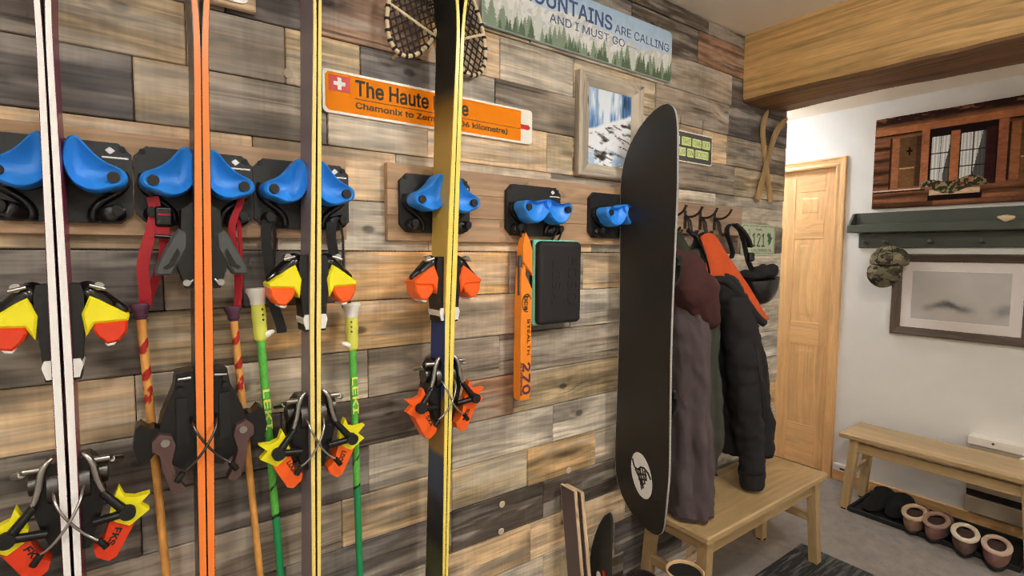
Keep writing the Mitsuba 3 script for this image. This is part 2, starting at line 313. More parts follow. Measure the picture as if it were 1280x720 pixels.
kn = part('door_1', 'knob', lathe([(0, 0), (.030, 0), (.031, .006), (.012, .012), (.011, .03), (.026, .042), (.028, .055), (.018, .066), (0, .068)], (DX, .735, .95), (-1, 0, 0)), mat('brass', (190, 150, 80), .25, 1.0), smooth=40, label='brass knob')
CAS = [(0, 0), (0, -.016), (.012, -.020), (.030, -.014), (.052, -.017), (.062, -.022), (.072, -.022), (.075, 0)]  # across, out
def casing(parent, pts_in, pts_out):
    R = []
    for (yi, zi), (yo, zo) in zip(pts_in, pts_out):
        R.append(np.array([[L + o, yi + (yo - yi) * a / .075, zi + (zo - zi) * a / .075] for a, o in CAS]))
    return loft(R)
labels['trim_1'] = {'kind': 'structure', 'label': 'honey oak casing around the panel door', 'category': 'trim'}
segs = [([(D0 + .006, 0), (D0 + .006, DZ - .006)], [(.046, 0), (.046, DZ + .055)], 2), ([(D0 + .006, DZ - .006), (D1 - .006, DZ - .006)], [(.046, DZ + .055), (D1 + .055, DZ + .055)], 1), ([(D1 - .006, 0), (D1 - .006, DZ - .006)], [(D1 + .055, 0), (D1 + .055, DZ + .055)], 2)]
for a, b, ax in segs: wpart('trim_1', 'casing', casing('trim_1', a, b), ax, 9, mt='mat_wood_satin')
for y in (D0, D1 - .018): wpart('trim_1', 'jamb', box(L - .001, L + .11, y + (0 if y > .5 else 0), y + .0035, 0, DZ), 2, 9)
m = cham(L - .016, L + .002, -3.64, .045, .0, .062, .004)
labels['baseboard_back'] = {'kind': 'structure', 'label': 'oak baseboard along the white end wall', 'category': 'baseboard'}
put('baseboard_back', m, 'mat_wood_satin', uv=wuv(m, 1, 9, 8))

# ceiling lamps
LAMPWHITE = mat('lamp_base', (230, 228, 222), .4)
for x, y, z, r, rad, lab in LAMPS:
    t = thing('ceiling_lamp', lab, 'ceiling lamp')
    part(t, 'base', disc((x, y, z - .012), (0, 0, 1), r * 1.06, .025, 40), LAMPWHITE, smooth=40)
    d = lathe([(r, 0), (r * .98, .02), (r * .86, .045), (r * .6, .065), (r * .3, .074), (0, .076)], (x, y, z - .0245), (0, 0, -1), 40)
    k = part(t, 'diffuser', d, mat('lamp_glass', (240, 238, 230), .5), smooth=True)
    scene[k]['emitter'] = {'type': 'area', 'radiance': {'type': 'rgb', 'value': list(map(float, rad))}}

# ------------------------------------------------------------------ ski racks on their boards
def mounting_board(x0, x1, label):
    t = thing('mounting_board', label, 'mounting board')
    zs = [1.511, 1.583, 1.655, 1.727]
    for i in range(3):
        xs = [x0, x0 + (x1 - x0) * (.36, .61, .47)[i], x1]
        for a, b in zip(xs[:-1], xs[1:]): wpart(t, 'strip', cham(a, b, -.020, .001, zs[i] + .0003, zs[i + 1] - .0003, .0012), 0, 12)
    return t
mounting_board(-1.0, .468, 'long brown wooden board holding three ski racks side by side')
mounting_board(.583, 1.640, 'shorter brown wooden board beside the snowboard, holding three spaced racks')
CAMP = np.array([(.083, -.021), (.100, -.014), (.106, .002), (.098, .016), (.082, .024), (.066, .034), (.050, .050), (.036, .068), (.026, .075), (.016, .070), (.010, .055), (.007, .032), (.010, .008), (.022, -.016), (.042, -.028), (.062, -.029)])
def spline_closed(P, n):
    from scipy.interpolate import splprep, splev
    q = np.vstack([P, P[:1]]); tck, _ = splprep(q.T, s=0, per=True); return np.array(splev(np.linspace(0, 1, n, endpoint=False), tck)).T
CAMS = spline_closed(CAMP, 48)
def cam_mesh(xc, zc, s, rot, y0, y1):
    P = CAMS - [.083, 0]; a = rot; P = P @ np.array([[math.cos(a), math.sin(a)], [-math.sin(a), math.cos(a)]]) + [.083, 0]
    ctr = np.array([.034, .012]); R = []
    for sc, y in ((.80, y0), (.97, y0 - .004), (1.0, y0 - .012), (1.0, y1 + .010), (.97, y1 + .003), (.90, y1), (.80, y1 + .004), (.55, y1 + .014), (.25, y1 + .018)):
        Q = ctr + (P - ctr) * sc
        R.append(np.c_[xc + s * Q[:, 0], np.full(48, y), zc + Q[:, 1]])
    return loft(R)
def ski_rack(xc, label, rot):
    zc = 1.622; t = thing('ski_rack', label, 'ski rack')
    c = .022; x0, x1, z0, z1 = -.1135, .1135, 1.535, 1.700
    P = [(x0 + c, z0), (x1 - c, z0), (x1, z0 + c), (x1, z1 - c), (x1 - c, z1), (x0 + c, z1), (x0, z1 - c), (x0, z0 + c)]
    part(t, 'plate', prism(P, .016, (xc, -.019, 0), (1, 0, 0), (0, 0, 1), (0, -1, 0), c=.003), PLATE)
    for s in (-1, 1):
        # raised curved arm moulded behind each blue jaw, sweeping down to the pole hook
        path = smoothpath([(xc + s * .098, -.040, 1.640), (xc + s * .094, -.042, 1.605), (xc + s * .070, -.042, 1.585), (xc + s * .050, -.040, 1.566), (xc + s * .046, -.038, 1.538)], 14)
        part(t, 'arm_rib', tube(path, [.008] * 14, 8), BLACK, smooth=True)
        part(t, 'jaw_mount', hull(np.vstack([disc((xc + s * .084, -.044, zc), (0, 1, 0), .024, .022).vertices, disc((xc + s * .050, -.042, zc + .002), (0, 1, 0), .030, .020).vertices])), BLACK, smooth=40)
        j = part(t, 'jaw', cam_mesh(xc, zc, s, rot, -.050, -.112), BLUE, smooth=50, label='blue plastic jaw')
        part(j, 'pivot_bolt', disc((xc + s * .083, -.108, zc), (0, 1, 0), .0105, .012, 20), INK, smooth=40)
        h = part(t, 'pole_hook', hull(np.vstack([disc((xc + s * .084, -.044, 1.556), (0, 1, 0), .017, .022, 18).vertices, disc((xc + s * .066, -.040, 1.552), (0, 1, 0), .016, .012, 18).vertices])), BLACK, smooth=40)
        part(h, 'hook_tip', hull(np.vstack([disc((xc + s * .086, -.066, 1.556), (0, 1, 0), .008, .020, 14).vertices, disc((xc + s * .086, -.074, 1.562), (0, 1, 0), .009, .006, 14).vertices])), RUBBER, smooth=40)
        part(t, 'screw', disc((xc + s * .098, -.0365, 1.688), (0, 1, 0), .006, .003, 14), RUBBER, smooth=40)
    d = np.array([(0, -.0075), (.0085, 0), (0, .0075), (-.0085, 0)])
    part(t, 'logo_diamond', prism(d, .0008, (xc + .078, -.0352, 1.684), (1, 0, 0), (0, 0, 1), (0, -1, 0)), WHITEP, label='small white diamond logo')
    part(t, 'logo_line', prism([(0, 0), (.044, -.0005), (.044, .0032), (0, .0032)], .0008, (xc + .064, -.0352, 1.6685), (1, 0, 0), (0, 0, 1), (0, -1, 0)), WHITEP, label='thin white line of print')
    return t
RX = [-.102, .128, .356, .728, 1.095, 1.465]
for xc, lab, rot in zip(RX, ['black ski rack with blue jaws gripping the white-edged skis', 'black ski rack with blue jaws gripping the orange-edged skis', 'black ski rack with blue jaws gripping the slim pale yellow skis',
                      'black ski rack with blue jaws gripping the skis with gold topsheets', 'empty black ski rack above the orange probe pouch and black case', 'black ski rack with blue jaws gripping the snowboard'], [0, 0, 0, .0, .62, .55]):
    ski_rack(xc, lab, rot)

# ------------------------------------------------------------------ skis with bindings
def ski_profile(tip, tail, kick, amp, klen):
    zs = np.concatenate([np.linspace(tail, tip - .16, 46), tip - .16 * (1 - np.sin(np.linspace(0, 1, 16)[1:] * np.pi / 2))])
    Wd = np.interp(zs, [tail, tail + .12, (tip + tail) / 2 - .05, tip - .28, tip - .16, tip - .08, tip - .03, tip - .006, tip], [.088, .100, .078, .112, .112, .098, .070, .030, .006])
    off = amp * np.clip((zs - kick) / klen, 0, 1.4) ** 3
    off = off + .03 * np.clip((tail + .12 - zs) / .12, 0, 1) ** 2 * .3
    th = np.interp(zs, [tail, tail + .2, (tip + tail) / 2, tip - .3, tip], [.55, .8, 1, .75, .5])
    return zs, Wd, off, th
def slab(zs, Wd, f0, f1, xl, s, yc):
    """slab between face offsets f0 and f1 (outward from the pair's plane)"""
    R = []
    for i, z in enumerate(zs):
        x0, x1 = xl(z) + s * f0[i], xl(z) + s * f1[i]; w = Wd[i] / 2
        R.append(np.array([[x0, yc - w, z], [x1, yc - w, z], [x1, yc + w, z], [x0, yc + w, z]]))
    return loft(R)
def P2(poly, thick, xl, s, z0, yc, face, c=.004):
    """polygon in (u outward, h up) extruded across the ski"""
    P = np.array(poly, float); ox = xl(z0) + s * face
    return prism(P, thick, (ox, yc + thick / 2, z0), (s, 0, 0), (0, 0, 1), (0, -1, 0), c=c)
def ski_pair(xc, lean, ths, tip, tail, kick, amp, klen, core_m, top, base_m, style, tz, hz, names, group=None, topcol=None, gap=.0007, cmb=.0010, wf=1.0, yc=-.098, thp=None):
    xl = lambda z: xc + lean * (z - 1.6)
    for s, lab in zip((-1, 1), names):
        k = thing('ski', lab, 'ski')
        zs, Wd, off, th = ski_profile(tip, tail, kick, amp, klen); Wd = Wd * wf; th = th if thp is None else np.interp(zs, *thp)
        cam = cmb * np.clip(np.sin(np.pi * (zs - tail) / (tip - .3 - tail)), 0, 1)
        b = gap + off + cam; f = b + ths * th
        part(k, 'base', slab(zs, Wd - .004, b, b + .0012, xl, s, yc), base_m)
        part(k, 'core', slab(zs, Wd, b + .0011, f, xl, s, yc), core_m)
        tm = slab(zs, Wd - .006, f - .0005, f + .0012, xl, s, yc)
        if topcol is not None:
            # finer along z so that the print on the topsheet stays crisp
            zf = np.linspace(zs[0], zs[-1], 420); tm = slab(zf, np.interp(zf, zs, Wd) - .006, np.interp(zf, zs, f) - .0005, np.interp(zf, zs, f) + .0012, xl, s, yc)
            v = np.asarray(tm.vertices); part(k, 'topsheet', tm, PRINT, color=s2l(topcol(v[:, 2], v[:, 1])))
        else: part(k, 'topsheet', tm, top)
        face = lambda z: float(np.interp(z, zs, f))
        style(k, xl, s, tz, hz, yc, face)
def capsule(p, q, r, r2=None, n=10):
    return tube([p, np.asarray(p) * .98 + np.asarray(q) * .02, np.asarray(p) * .02 + np.asarray(q) * .98, q], [r * .8, r, r2 or r, (r2 or r) * .8], n)
def brake(k, xl, s, hz, yc, face, m):
    x = lambda u, z: xl(z) + s * (face(hz) + u)
    fy = yc - .052
    pts = [(x(.008, hz), yc - .03, hz + .055), (x(.006, hz), fy, hz + .042), (xl(hz), fy - .012 - .004 * s, hz), (x(-2 * face(hz) - .028, hz), fy - .010, hz - .048)]
    b = part(k, 'brake_arm', tube(smoothpath(pts, 14), .0026, 8), m, smooth=True, label='thin steel brake arm')
    part(b, 'brake_pad', capsule(pts[-1], np.array(pts[-1]) + [-s * .012, 0, -.018], .006), BLACK, smooth=True)
def pivot(toe_top, toe_low, wing_m, body_m, mark):
    def f(k, xl, s, tz, hz, yc, face):
        F = face(tz); X = lambda u, z=tz: xl(z) + s * (face(z) + u)
        # toe piece
        t = part(k, 'toe_piece', P2([(0, -.110), (.012, -.110), (.016, -.05), (.020, -.01), (.022, .05), (.018, .070), (0, .072)], .060, xl, s, tz, yc, F), BLACK)
        part(t, 'head', blob([((X(.030), yc - .008, tz + .052), .020, (X(.052), yc - .004, tz + .030), .018), ((X(.026), yc, tz + .058), .018, (X(.080), yc, tz + .016), .009)], .005), GLOSS, smooth=True)
        part(t, 'adjuster', cat_([disc((X(.045), yc - .020, tz + .066), (0, 1, 0), .008, .02, 14), capsule((X(.030), yc - .03, tz + .068), (X(.055), yc - .03, tz + .060), .004)]), STEEL, smooth=40)
        c = part(t, 'upper_cover', P2([(.022, -.030), (.017, .014), (.030, .048), (.044, .040), (.090, .006), (.088, -.003), (.035, -.006)], .066, xl, s, tz, yc - .002, F), toe_top)
        part(t, 'lower_cup', P2([(.036, -.006), (.087, -.003), (.085, -.024), (.072, -.043), (.054, -.047), (.038, -.030), (.032, -.016)], .064, xl, s, tz, yc - .002, F), toe_low)
        part(t, 'cup_tip', P2([(.050, -.046), (.070, -.042), (.064, -.050), (.054, -.052)], .050, xl, s, tz, yc - .005, F, c=.0015), WHITEP)
        part(t, 'sole_pad', P2([(0, -.105), (.010, -.105), (.016, -.082), (.012, -.070), (0, -.070)], .070, xl, s, tz, yc, F, c=.002), WHITEP)
        # heel piece
        F = face(hz); X = lambda u, z=hz: xl(z) + s * (face(z) + u)
        h = part(k, 'heel_piece', P2([(0, -.075), (.012, -.075), (.030, -.02), (.040, .02), (.030, .090), (.018, .105), (0, .105)], .056, xl, s, hz, yc + .004, F), BLACK)
        part(h, 'turntable', cat_([disc((X(.010), yc, hz + .055), (1, 0, 0), .036, .016, 28), disc((X(.030), yc, hz + .065), (1, 0, 0), .022, .03, 24), ]), DARKSTEEL, smooth=40)
        part(h, 'claw', cat_([tube(smoothpath([(X(.008), yc - .032, hz + .118), (X(.020), yc - .036, hz + .104), (X(.027), yc - .036, hz + .075), (X(.034), yc - .036, hz + .045), (X(.050), yc - .036, hz + .018)], 14), np.array([.004, .006, .007, .007, .007, .007, .007, .007, .007, .007, .006, .006, .005, .004]) * .85, 8),
                              capsule((X(.052), yc - .02, hz + .092), (X(.066), yc + .01, hz + .082), .007), capsule((X(.022), yc - .03, hz + .10), (X(.05), yc - .03, hz + .10), .006)]), STEEL, smooth=True)
        a = part(h, 'arm', cat_([capsule((X(.036), yc - .040, hz + .035), (X(.072), yc - .044, hz - .012), .007, .009), capsule((X(.020), yc - .036, hz - .022), (X(.072), yc - .044, hz - .014), .008)]), BLACK, smooth=True)
        part(h, 'knob', disc((X(.074), yc - .048, hz - .013), (0, 1, 0), .0135, .016, 20), RUBBER, smooth=40)
        part(h, 'lever_wing', P2([(.112, .012), (.086, .010), (.070, .016), (.062, .038), (.052, .014), (.046, -.010), (.052, -.030), (.076, -.046), (.090, -.036), (.110, -.022), (.094, -.006)], .020, xl, s, hz, yc - .026, F, c=.002), wing_m)
        bd = part(h, 'housing', P2([(.086, -.040), (.064, -.026), (.044, -.030), (.036, -.060), (.030, -.070), (.018, -.078), (.022, -.094), (.040, -.108), (.053, -.103)], .040, xl, s, hz, yc - .014, F), body_m)
        tx = text(mark, .034, .011, .0012, True)
        d = np.array([-.30 * s, 0, -.954]) if s < 0 else np.array([-.30, 0, -.954]); d = np.array([-.45 * s * 1.0, 0, -.893])
        up = np.array([-d[2], 0, d[0]]) ; up = -up if up[0] * 1 < 0 and False else up
        o = np.array([X(.058), yc - .0343, hz - .043])
        part(h, 'lettering', place(tx, o - np.array([.004 * s, 0, 0]), d, up * 1.0, (0, -1, 0)), INK, label='small black lettering')
        brake(k, xl, s, hz, yc, face, STEEL)
    return f
def touring(k, xl, s, tz, hz, yc, face):
    F = face(tz); X = lambda u, z=tz: xl(z) + s * (face(z) + u)
    GREY = 'mat_binding_grey'; PLUM = 'mat_binding_plum'
    t = part(k, 'toe_piece', P2([(0, -.105), (.016, -.105), (.030, -.06), (.024, .0), (.020, .060), (0, .075)], .060, xl, s, tz, yc, F), BLACK)
    part(t, 'lever', P2([(.010, .012), (.026, .020), (.040, .0), (.068, -.058), (.070, -.076), (.042, -.076), (.028, -.050), (.012, -.020)], .046, xl, s, tz, yc - .010, F), GREY, label='dark grey toe lever')
    part(t, 'lever_slot', P2([(.030, -.020), (.046, -.052), (.056, -.060), (.050, -.064), (.036, -.056), (.026, -.030)], .004, xl, s, tz, yc - .035, F, c=0), BLACK)
    part(t, 'pin', cat_([disc((X(.016), yc - .034, tz - .092), (0, 1, 0), .007, .012, 14), capsule((X(.004), yc - .036, tz - .085), (X(.016), yc - .036, tz - .098), .003)]), STEEL, smooth=40)
    F = face(hz); X = lambda u, z=hz: xl(z) + s * (face(z) + u)
    h = part(k, 'heel_piece', P2([(0, -.055), (.018, -.060), (.052, -.035), (.070, .005), (.060, .060), (.036, .120), (.032, .150), (0, .155)], .064, xl, s, hz, yc + .004, F), BLACK)
    part(h, 'ladder', cat_([P2([(.012, .0), (.036, .0), (.034, .100), (.014, .100)], .006, xl, s, hz, yc - .030, F, c=.0015)] + [disc((X(.026), yc - .036, hz + z), (0, 1, 0), .006, .010, 12) for z in (.118, .134)]), RUBBER)
    part(h, 'clip', capsule((X(.006), yc - .036, hz + .142), (X(.030), yc - .036, hz + .140), .004), STEEL, smooth=True)
    part(h, 'outer_lever', P2([(.104, .048), (.094, .055), (.082, .042), (.072, .044), (.052, .030), (.056, -.004), (.074, -.012), (.088, -.028), (.102, -.022), (.109, .010)], .046, xl, s, hz, yc - .002, F), BLACK)
    part(h, 'heel_lever', P2([(.078, .020), (.064, .034), (.044, .026), (.038, .006), (.046, -.030), (.034, -.070), (.024, -.088), (.034, -.098), (.050, -.088), (.062, -.042), (.066, -.010), (.078, .0)], .030, xl, s, hz, yc - .030, F), PLUM, label='brownish metal heel lever')
    part(h, 'bolt', disc((X(.056), yc - .048, hz + .016), (0, 1, 0), .008, .01, 16), STEEL, smooth=40)
    brake(k, xl, s, hz, yc, face, 'mat_dark_steel')
mat('binding_grey', (72, 74, 74), .4); mat('binding_plum', (112, 88, 86), .28, metallic=.6)
BASEBLK = mat('ski_base', (30, 26, 28), .3); BASEWINE = mat('ski_base_wine', (62, 22, 34), .3)
ski_pair(-.107, 0.002, .0128, 2.14, .36, 1.76, .030, .40, mat('sidewall_white', (246, 244, 242), .35), mat('top_wine', (112, 40, 66), .3), BASEWINE, pivot(YEL, RED, YEL, RED, 'FKS'), 1.345, .974,
         ['left ski of the white-edged pair, its yellow and red bindings nearest the picture edge', 'right ski of the white-edged pair, wine-red topsheet beside the bamboo-coloured pole'])
ski_pair(.127, .0190, .0160, 2.18, .40, 1.80, .050, .40, mat('sidewall_orange', (252, 138, 60), .35), mat('top_dark', (40, 34, 34), .3), BASEBLK, touring, 1.505, 1.072,
         ['left ski of the orange-edged pair with black bindings', 'right ski of the orange-edged pair with black bindings'], gap=.0001, cmb=.0004)
ski_pair(.356, .0190, .0108, 2.26, .42, 1.92, .030, .40, mat('sidewall_pale', (246, 224, 128), .35), mat('top_plum', (138, 124, 132), .35), mat('base_brown', (96, 72, 40), .3), pivot(YEL, ORA, YEL, ORA, 'LOOK'), 1.400, 1.028,
         ['left ski of the slim pale-yellow-edged pair between the green poles', 'right ski of the slim pale-yellow-edged pair between the green poles'])
def gold_top(z, y):
    keys = [(.3, (34, 40, 44)), (.50, (30, 38, 42)), (.56, (58, 62, 26)), (.62, (60, 60, 30)), (.66, (26, 28, 34)), (.76, (34, 38, 46)), (.80, (60, 70, 92)), (.90, (62, 72, 94)), (.915, (150, 116, 54)), (1.06, (140, 110, 54)), (1.08, (50, 66, 122)), (1.30, (46, 62, 120)),
            (1.315, (214, 180, 92)), (1.50, (214, 180, 92)), (1.78, (190, 156, 74)), (1.88, (120, 98, 46)), (1.93, (34, 34, 28)), (2.4, (22, 26, 28))]
    zz = np.array([k[0] for k in keys]); C = np.stack([np.interp(z, zz, [k[1][i] for k in keys]) for i in range(3)], -1)
    for zc in (1.69, 1.725):
        m = np.abs(np.hypot((y + .085) / .018, (z - zc) / .013) - 1) < .25; C[m] = (70, 56, 34)
    return C
ski_pair(.7215, .0310, .0148, 2.36, .34, 1.97, .085, .40, mat('sidewall_gold', (248, 226, 110), .3), None, BASEBLK, pivot(ORA, ORA, ORA, ORA, 'SX4'), 1.395, 1.072,
         ['left ski of the rightmost pair, gold and blue topsheet facing the room', 'right ski of the rightmost pair, behind the gold topsheet'], topcol=gold_top, wf=1.08, yc=-.100, gap=.0002, cmb=.0004, thp=([.34, .6, 1.0, 1.4, 1.9, 2.36], [.5, .55, .72, 1.05, .8, .5]))

# ------------------------------------------------------------------ ski poles hanging from the rack hooks
def pole(label, grip_m, top, bot, y, rshaft, shaft_col, strap_m, strap_paths, hook_side, cap_m=None, grip_len=.10, txt=None, grip_r=.016):
    t = thing('ski_pole', label, 'ski pole')
    top, bot = np.array([top[0], y, top[1]]), np.array([bot[0], y - .02, bot[1]]); d = (bot - top) / np.linalg.norm(bot - top)
    n = 260; path = top + np.linspace(0, 1, n)[:, None] * (bot - top)
    m = tube(path, np.linspace(rshaft, rshaft * .82, n), 16); v = np.asarray(m.vertices); ang = np.arctan2(v[:, 1] - y, v[:, 0] - np.interp(v[:, 2], [bot[2], top[2]], [bot[0], top[0]]))
    part(t, 'shaft', m, PRINT, smooth=True, color=s2l(shaft_col(v[:, 2], ang)))
    e = lambda s: top + d * s
    gs = grip_len / .10; prof = [(0, -.002), (grip_r * 1.25, -.002), (grip_r * 1.35, .004), (grip_r * 1.1, .012), (grip_r * .85, .022), (grip_r * .95, max(.023, .040 * gs)), (grip_r * 1.0, max(.024, .055 * gs)), (grip_r * .9, max(.0245, .070 * gs)), (grip_r * .95, max(.025, .082 * gs)), (grip_r * .9, grip_len), (rshaft * 1.05, grip_len + .006), (0, grip_len + .006)]
    g = part(t, 'grip', lathe(prof, top, d, 20), grip_m, smooth=50)
    if cap_m:
        part(g, 'grip_cap', lathe([(0, -.004), (grip_r * 1.4, -.004), (grip_r * 1.48, .002), (grip_r * 1.2, .012), (grip_r * 1.0, .026), (grip_r * 1.02, .034), (0, .034)], top, d, 20), cap_m, smooth=50)
        hk = e(grip_len - .012); part(g, 'finger_hook', blob([(hk, .013, hk + [hook_side * .012, -.004, -.004], .009), (hk + [hook_side * .012, -.004, -.004], .009, hk + [hook_side * .026, -.004, .002], .005)], .004), cap_m, smooth=True)
        for q in (.045, .058, .070): part(g, 'grip_hole', disc(e(q) + [hook_side * .006, -.0155, 0], (0, 1, 0), .0022, .003, 10), INK)
    for nm, pts, side, w in strap_paths: part(t, nm, ribbon(smoothpath(pts, 26), side, w), strap_m, smooth=40)
    if txt:
        tx = text(txt, .098, .0145, .0006, True); zt = txt_z = 1.150
        o = top + d * ((top[2] - zt) / -d[2]); part(t, 'lettering', place(tx, o + [-.0068, -rshaft * 1.0, 0], d, np.array([-d[2], 0, d[0]]), (0, -1, 0)), mat('letter_yellow', (226, 232, 110), .5), label='yellow letters running down the shaft')
    return t
def bamboo(z, a):
    C = np.tile(np.array([222, 158, 82.]), (len(z), 1)); n_ = meshkit.fbm(np.stack([z * 60, np.cos(a) * 2, np.sin(a) * 2], -1), 3, 4)
    C *= (.86 + .28 * n_)[:, None]
    r = ((z > 1.262) & (z < 1.296) & (np.abs(((z - 1.279) / .013) - 1.2 * np.sin(a + 1.2)) < .9)) | ((z > 1.205) & (z < 1.235) & (np.abs(((z - 1.22) / .011) - 1.2 * np.sin(a + 1.2)) < 1)) | ((z > 1.150) & (z < 1.19) & (n_ > .55))
    C[r] = (176, 40, 34); return C
WINE = mat('grip_wine', (86, 52, 74), .55); REDS = mat('strap_red', (172, 32, 44), .7, sheen=.3); BLKS = mat('strap_black', (22, 22, 23), .75, sheen=.3)
pole('bamboo-coloured pole with red bands, left of the orange-edged skis', WINE, (.014, 1.366), (.062, .30), -.055, .0088, bamboo, REDS,
     [('strap', [(.044, -.062, 1.592), (.046, -.070, 1.552), (.034, -.072, 1.50), (.022, -.074, 1.44), (.024, -.072, 1.40), (.022, -.058, 1.362)], (1, -.25, 0), .022), ('strap', [(.044, -.058, 1.592), (.056, -.060, 1.55), (.060, -.062, 1.52), (.058, -.062, 1.47), (.044, -.06, 1.42), (.026, -.056, 1.362)], (1, .3, 0), .016)], 1, grip_len=.026, grip_r=.014)
pole('bamboo-coloured pole with red bands, right of the orange-edged skis', WINE, (.188, 1.350), (.252, .30), -.055, .0084, bamboo, REDS,
     [('strap', [(.212, -.060, 1.600), (.200, -.068, 1.566), (.190, -.070, 1.535), (.193, -.070, 1.49), (.199, -.066, 1.43), (.198, -.056, 1.348)], (1, -.5, 0), .015), ('strap', [(.212, -.058, 1.600), (.207, -.060, 1.566), (.207, -.060, 1.51), (.207, -.060, 1.43), (.200, -.056, 1.348)], (1, 1.2, 0), .012)], 1, grip_len=.026, grip_r=.014)
def green_shaft(zsw):
    def f(z, a):
        C = np.tile(np.array([96, 190, 76.]), (len(z), 1)); edge = zsw + .014 * np.abs(np.sin(a - .3))
        C[z < edge] = (34, 142, 84); ring = np.abs(z - edge) < .004; C[ring] = (14, 44, 28); ring2 = np.abs(z - edge - .075 - .012 * np.cos(a)) < .003; C[ring2] = (24, 72, 32)
        w = (np.abs(np.mod(z * 90 + a, 1.0) - .5) < .07) & (z > edge); C[w] *= .88
        return C
    return f
rs_ = 'ski_pole'
part(rs_, 'buckle', cat_([rounded(.046, .078, -.084, -.068, 1.530, 1.572, .006), capsule((.044, -.080, 1.510), (.078, -.080, 1.508), .004)]), BLACK, smooth=35, label='black strap buckle')
part(rs_, 'strap_keeper', cham(.050, .074, -.0865, -.082, 1.552, 1.557, .001), REDS)
part(rs_, 'strap_keeper', cham(.048, .072, -.076, -.070, 1.512, 1.530, .001), REDS)
GRIPY = mat('grip_yellow', (224, 226, 96), .5); GRIPW = mat('grip_white', (236, 234, 222), .45)
pole('green pole with a yellow and white grip, left of the slim yellow-edged skis', GRIPY, (.240, 1.388), (.292, .30), -.055, .0098, green_shaft(.822), BLKS,
     [('strap', [(.266, -.064, 1.552), (.262, -.066, 1.53), (.262, -.066, 1.49), (.268, -.068, 1.42), (.272, -.070, 1.36), (.282, -.072, 1.32), (.290, -.072, 1.284)], (1, -.4, 0), .022), ('strap', [(.278, -.060, 1.552), (.281, -.060, 1.53), (.278, -.060, 1.46), (.272, -.062, 1.42), (.256, -.058, 1.385), (.243, -.055, 1.380)], (.6, 1, 0), .014)], 1, cap_m=GRIPW, txt='LEKI', grip_r=.0165, grip_len=.115)
pole('green pole with a yellow and white grip, right of the slim yellow-edged skis', GRIPY, (.4645, 1.342), (.476, .30), -.055, .0098, green_shaft(.842), BLKS,
     [('strap', [(.416, -.064, 1.552), (.413, -.066, 1.53), (.416, -.066, 1.49), (.428, -.068, 1.43), (.440, -.068, 1.38), (.452, -.060, 1.336)], (1, -.3, 0), .024), ('strap', [(.436, -.060, 1.552), (.442, -.060, 1.53), (.444, -.060, 1.45), (.450, -.06, 1.39), (.462, -.055, 1.336)], (.6, 1, 0), .014)], -1, cap_m=GRIPW, txt='LEKI', grip_r=.0165, grip_len=.115)

# ------------------------------------------------------------------ orange probe pouch and black case under the empty rack
PO = mat('pouch_orange', (246, 142, 40), .45); t = thing('probe_pouch', 'slim orange avalanche probe pouch hanging under the empty ski rack', 'probe pouch')
def pr(x, w, z, th): return np.array([[x - w / 2, -.052 + th * .5, z], [x - w / 2 + .006, -.052 - th * .5, z], [x + w / 2 - .006, -.052 - th * .5, z], [x + w / 2, -.052 + th * .5, z]])
def px_(z): return 1.0395 + (z - 1.27) * .012
part(t, 'sleeve', loft([pr(px_(.992) + .004, .050, .992, .02), pr(px_(1.0), .052, 1.0, .026)] + [pr(px_(z), .056, z, .028 + .003 * math.sin(z * 40)) for z in np.linspace(1.03, 1.36, 9)] + [pr(px_(1.395) - .010, .036, 1.395, .026), pr(px_(1.432) - .021, .012, 1.432, .02)]), PO, smooth=30)
part(t, 'flap', loft([pr(px_(1.405) + .024, .006, 1.405, .024), pr(px_(1.42) + .018, .022, 1.42, .026), pr(px_(1.45) + .003, .048, 1.45, .026), pr(px_(1.49) + .002, .050, 1.49, .024), pr(px_(1.52), .036, 1.52, .018), pr(px_(1.545), .014, 1.545, .008)]), PO, smooth=30)
for i, x in enumerate((-.020, -.004, .012)): part(t, 'probe_segment', capsule((px_(1.43) + x, -.052, 1.34), (px_(1.43) + x, -.052, 1.47), .0075), mat('probe_grey', (74, 70, 70), .35) if i != 1 else PO, smooth=True)
part(t, 'hang_loop', ribbon(smoothpath([(1.042, -.05, 1.535), (1.028, -.058, 1.556), (1.011, -.066, 1.568), (1.014, -.058, 1.55), (1.038, -.046, 1.535)], 16), (0, 1, .1), .008), BLKS)
def down(o, tx): return place(tx, o, (0, 0, -1), (1, 0, 0), (0, -1, 0))
part(t, 'lettering', down((px_(1.12) - .012, -.0675, 1.118), text('270', .105, .030, .0008, True)), mat('ink_plum', (96, 52, 70), .6), label='large 270 running down the pouch')
part(t, 'lettering', down((px_(1.12) - .022, -.0675, 1.122), text('ALUMINUM', .110, .008, .0008, True)), 'mat_ink_plum')
part(t, 'lettering', down((px_(1.2) + .004, -.0675, 1.262), text('STEALTH', .118, .011, .0008)), INK)
part(t, 'lettering', down((px_(1.3) - .010, -.0675, 1.338), text('bca', .046, .017, .0008, True)), INK)
ring = np.array([[.020 * math.cos(a), .030 * math.sin(a)] for a in np.linspace(0, 2 * np.pi, 40)])
import shapely
rp = shapely.Polygon(ring).difference(shapely.Polygon(ring * .90)).difference(shapely.box(.004, -.05, .05, .012))
part(t, 'emblem', cat_([place(trimesh.creation.extrude_polygon(g, .0008, engine='earcut'), (px_(1.32), -.0675, 1.315), (1, 0, 0), (0, 0, 1), (0, -1, 0)) for g in getattr(rp, 'geoms', [rp])]), INK)
t = thing('zip_case', 'black hard case with a mint green zip hanging beside the orange probe pouch', 'case')
CASEM = mat('case_black', (30, 27, 28), .7, sheen=.4)
part(t, 'front_shell', rounded(1.082, 1.274, -.082, -.046, 1.238, 1.518, .017), CASEM, smooth=35)
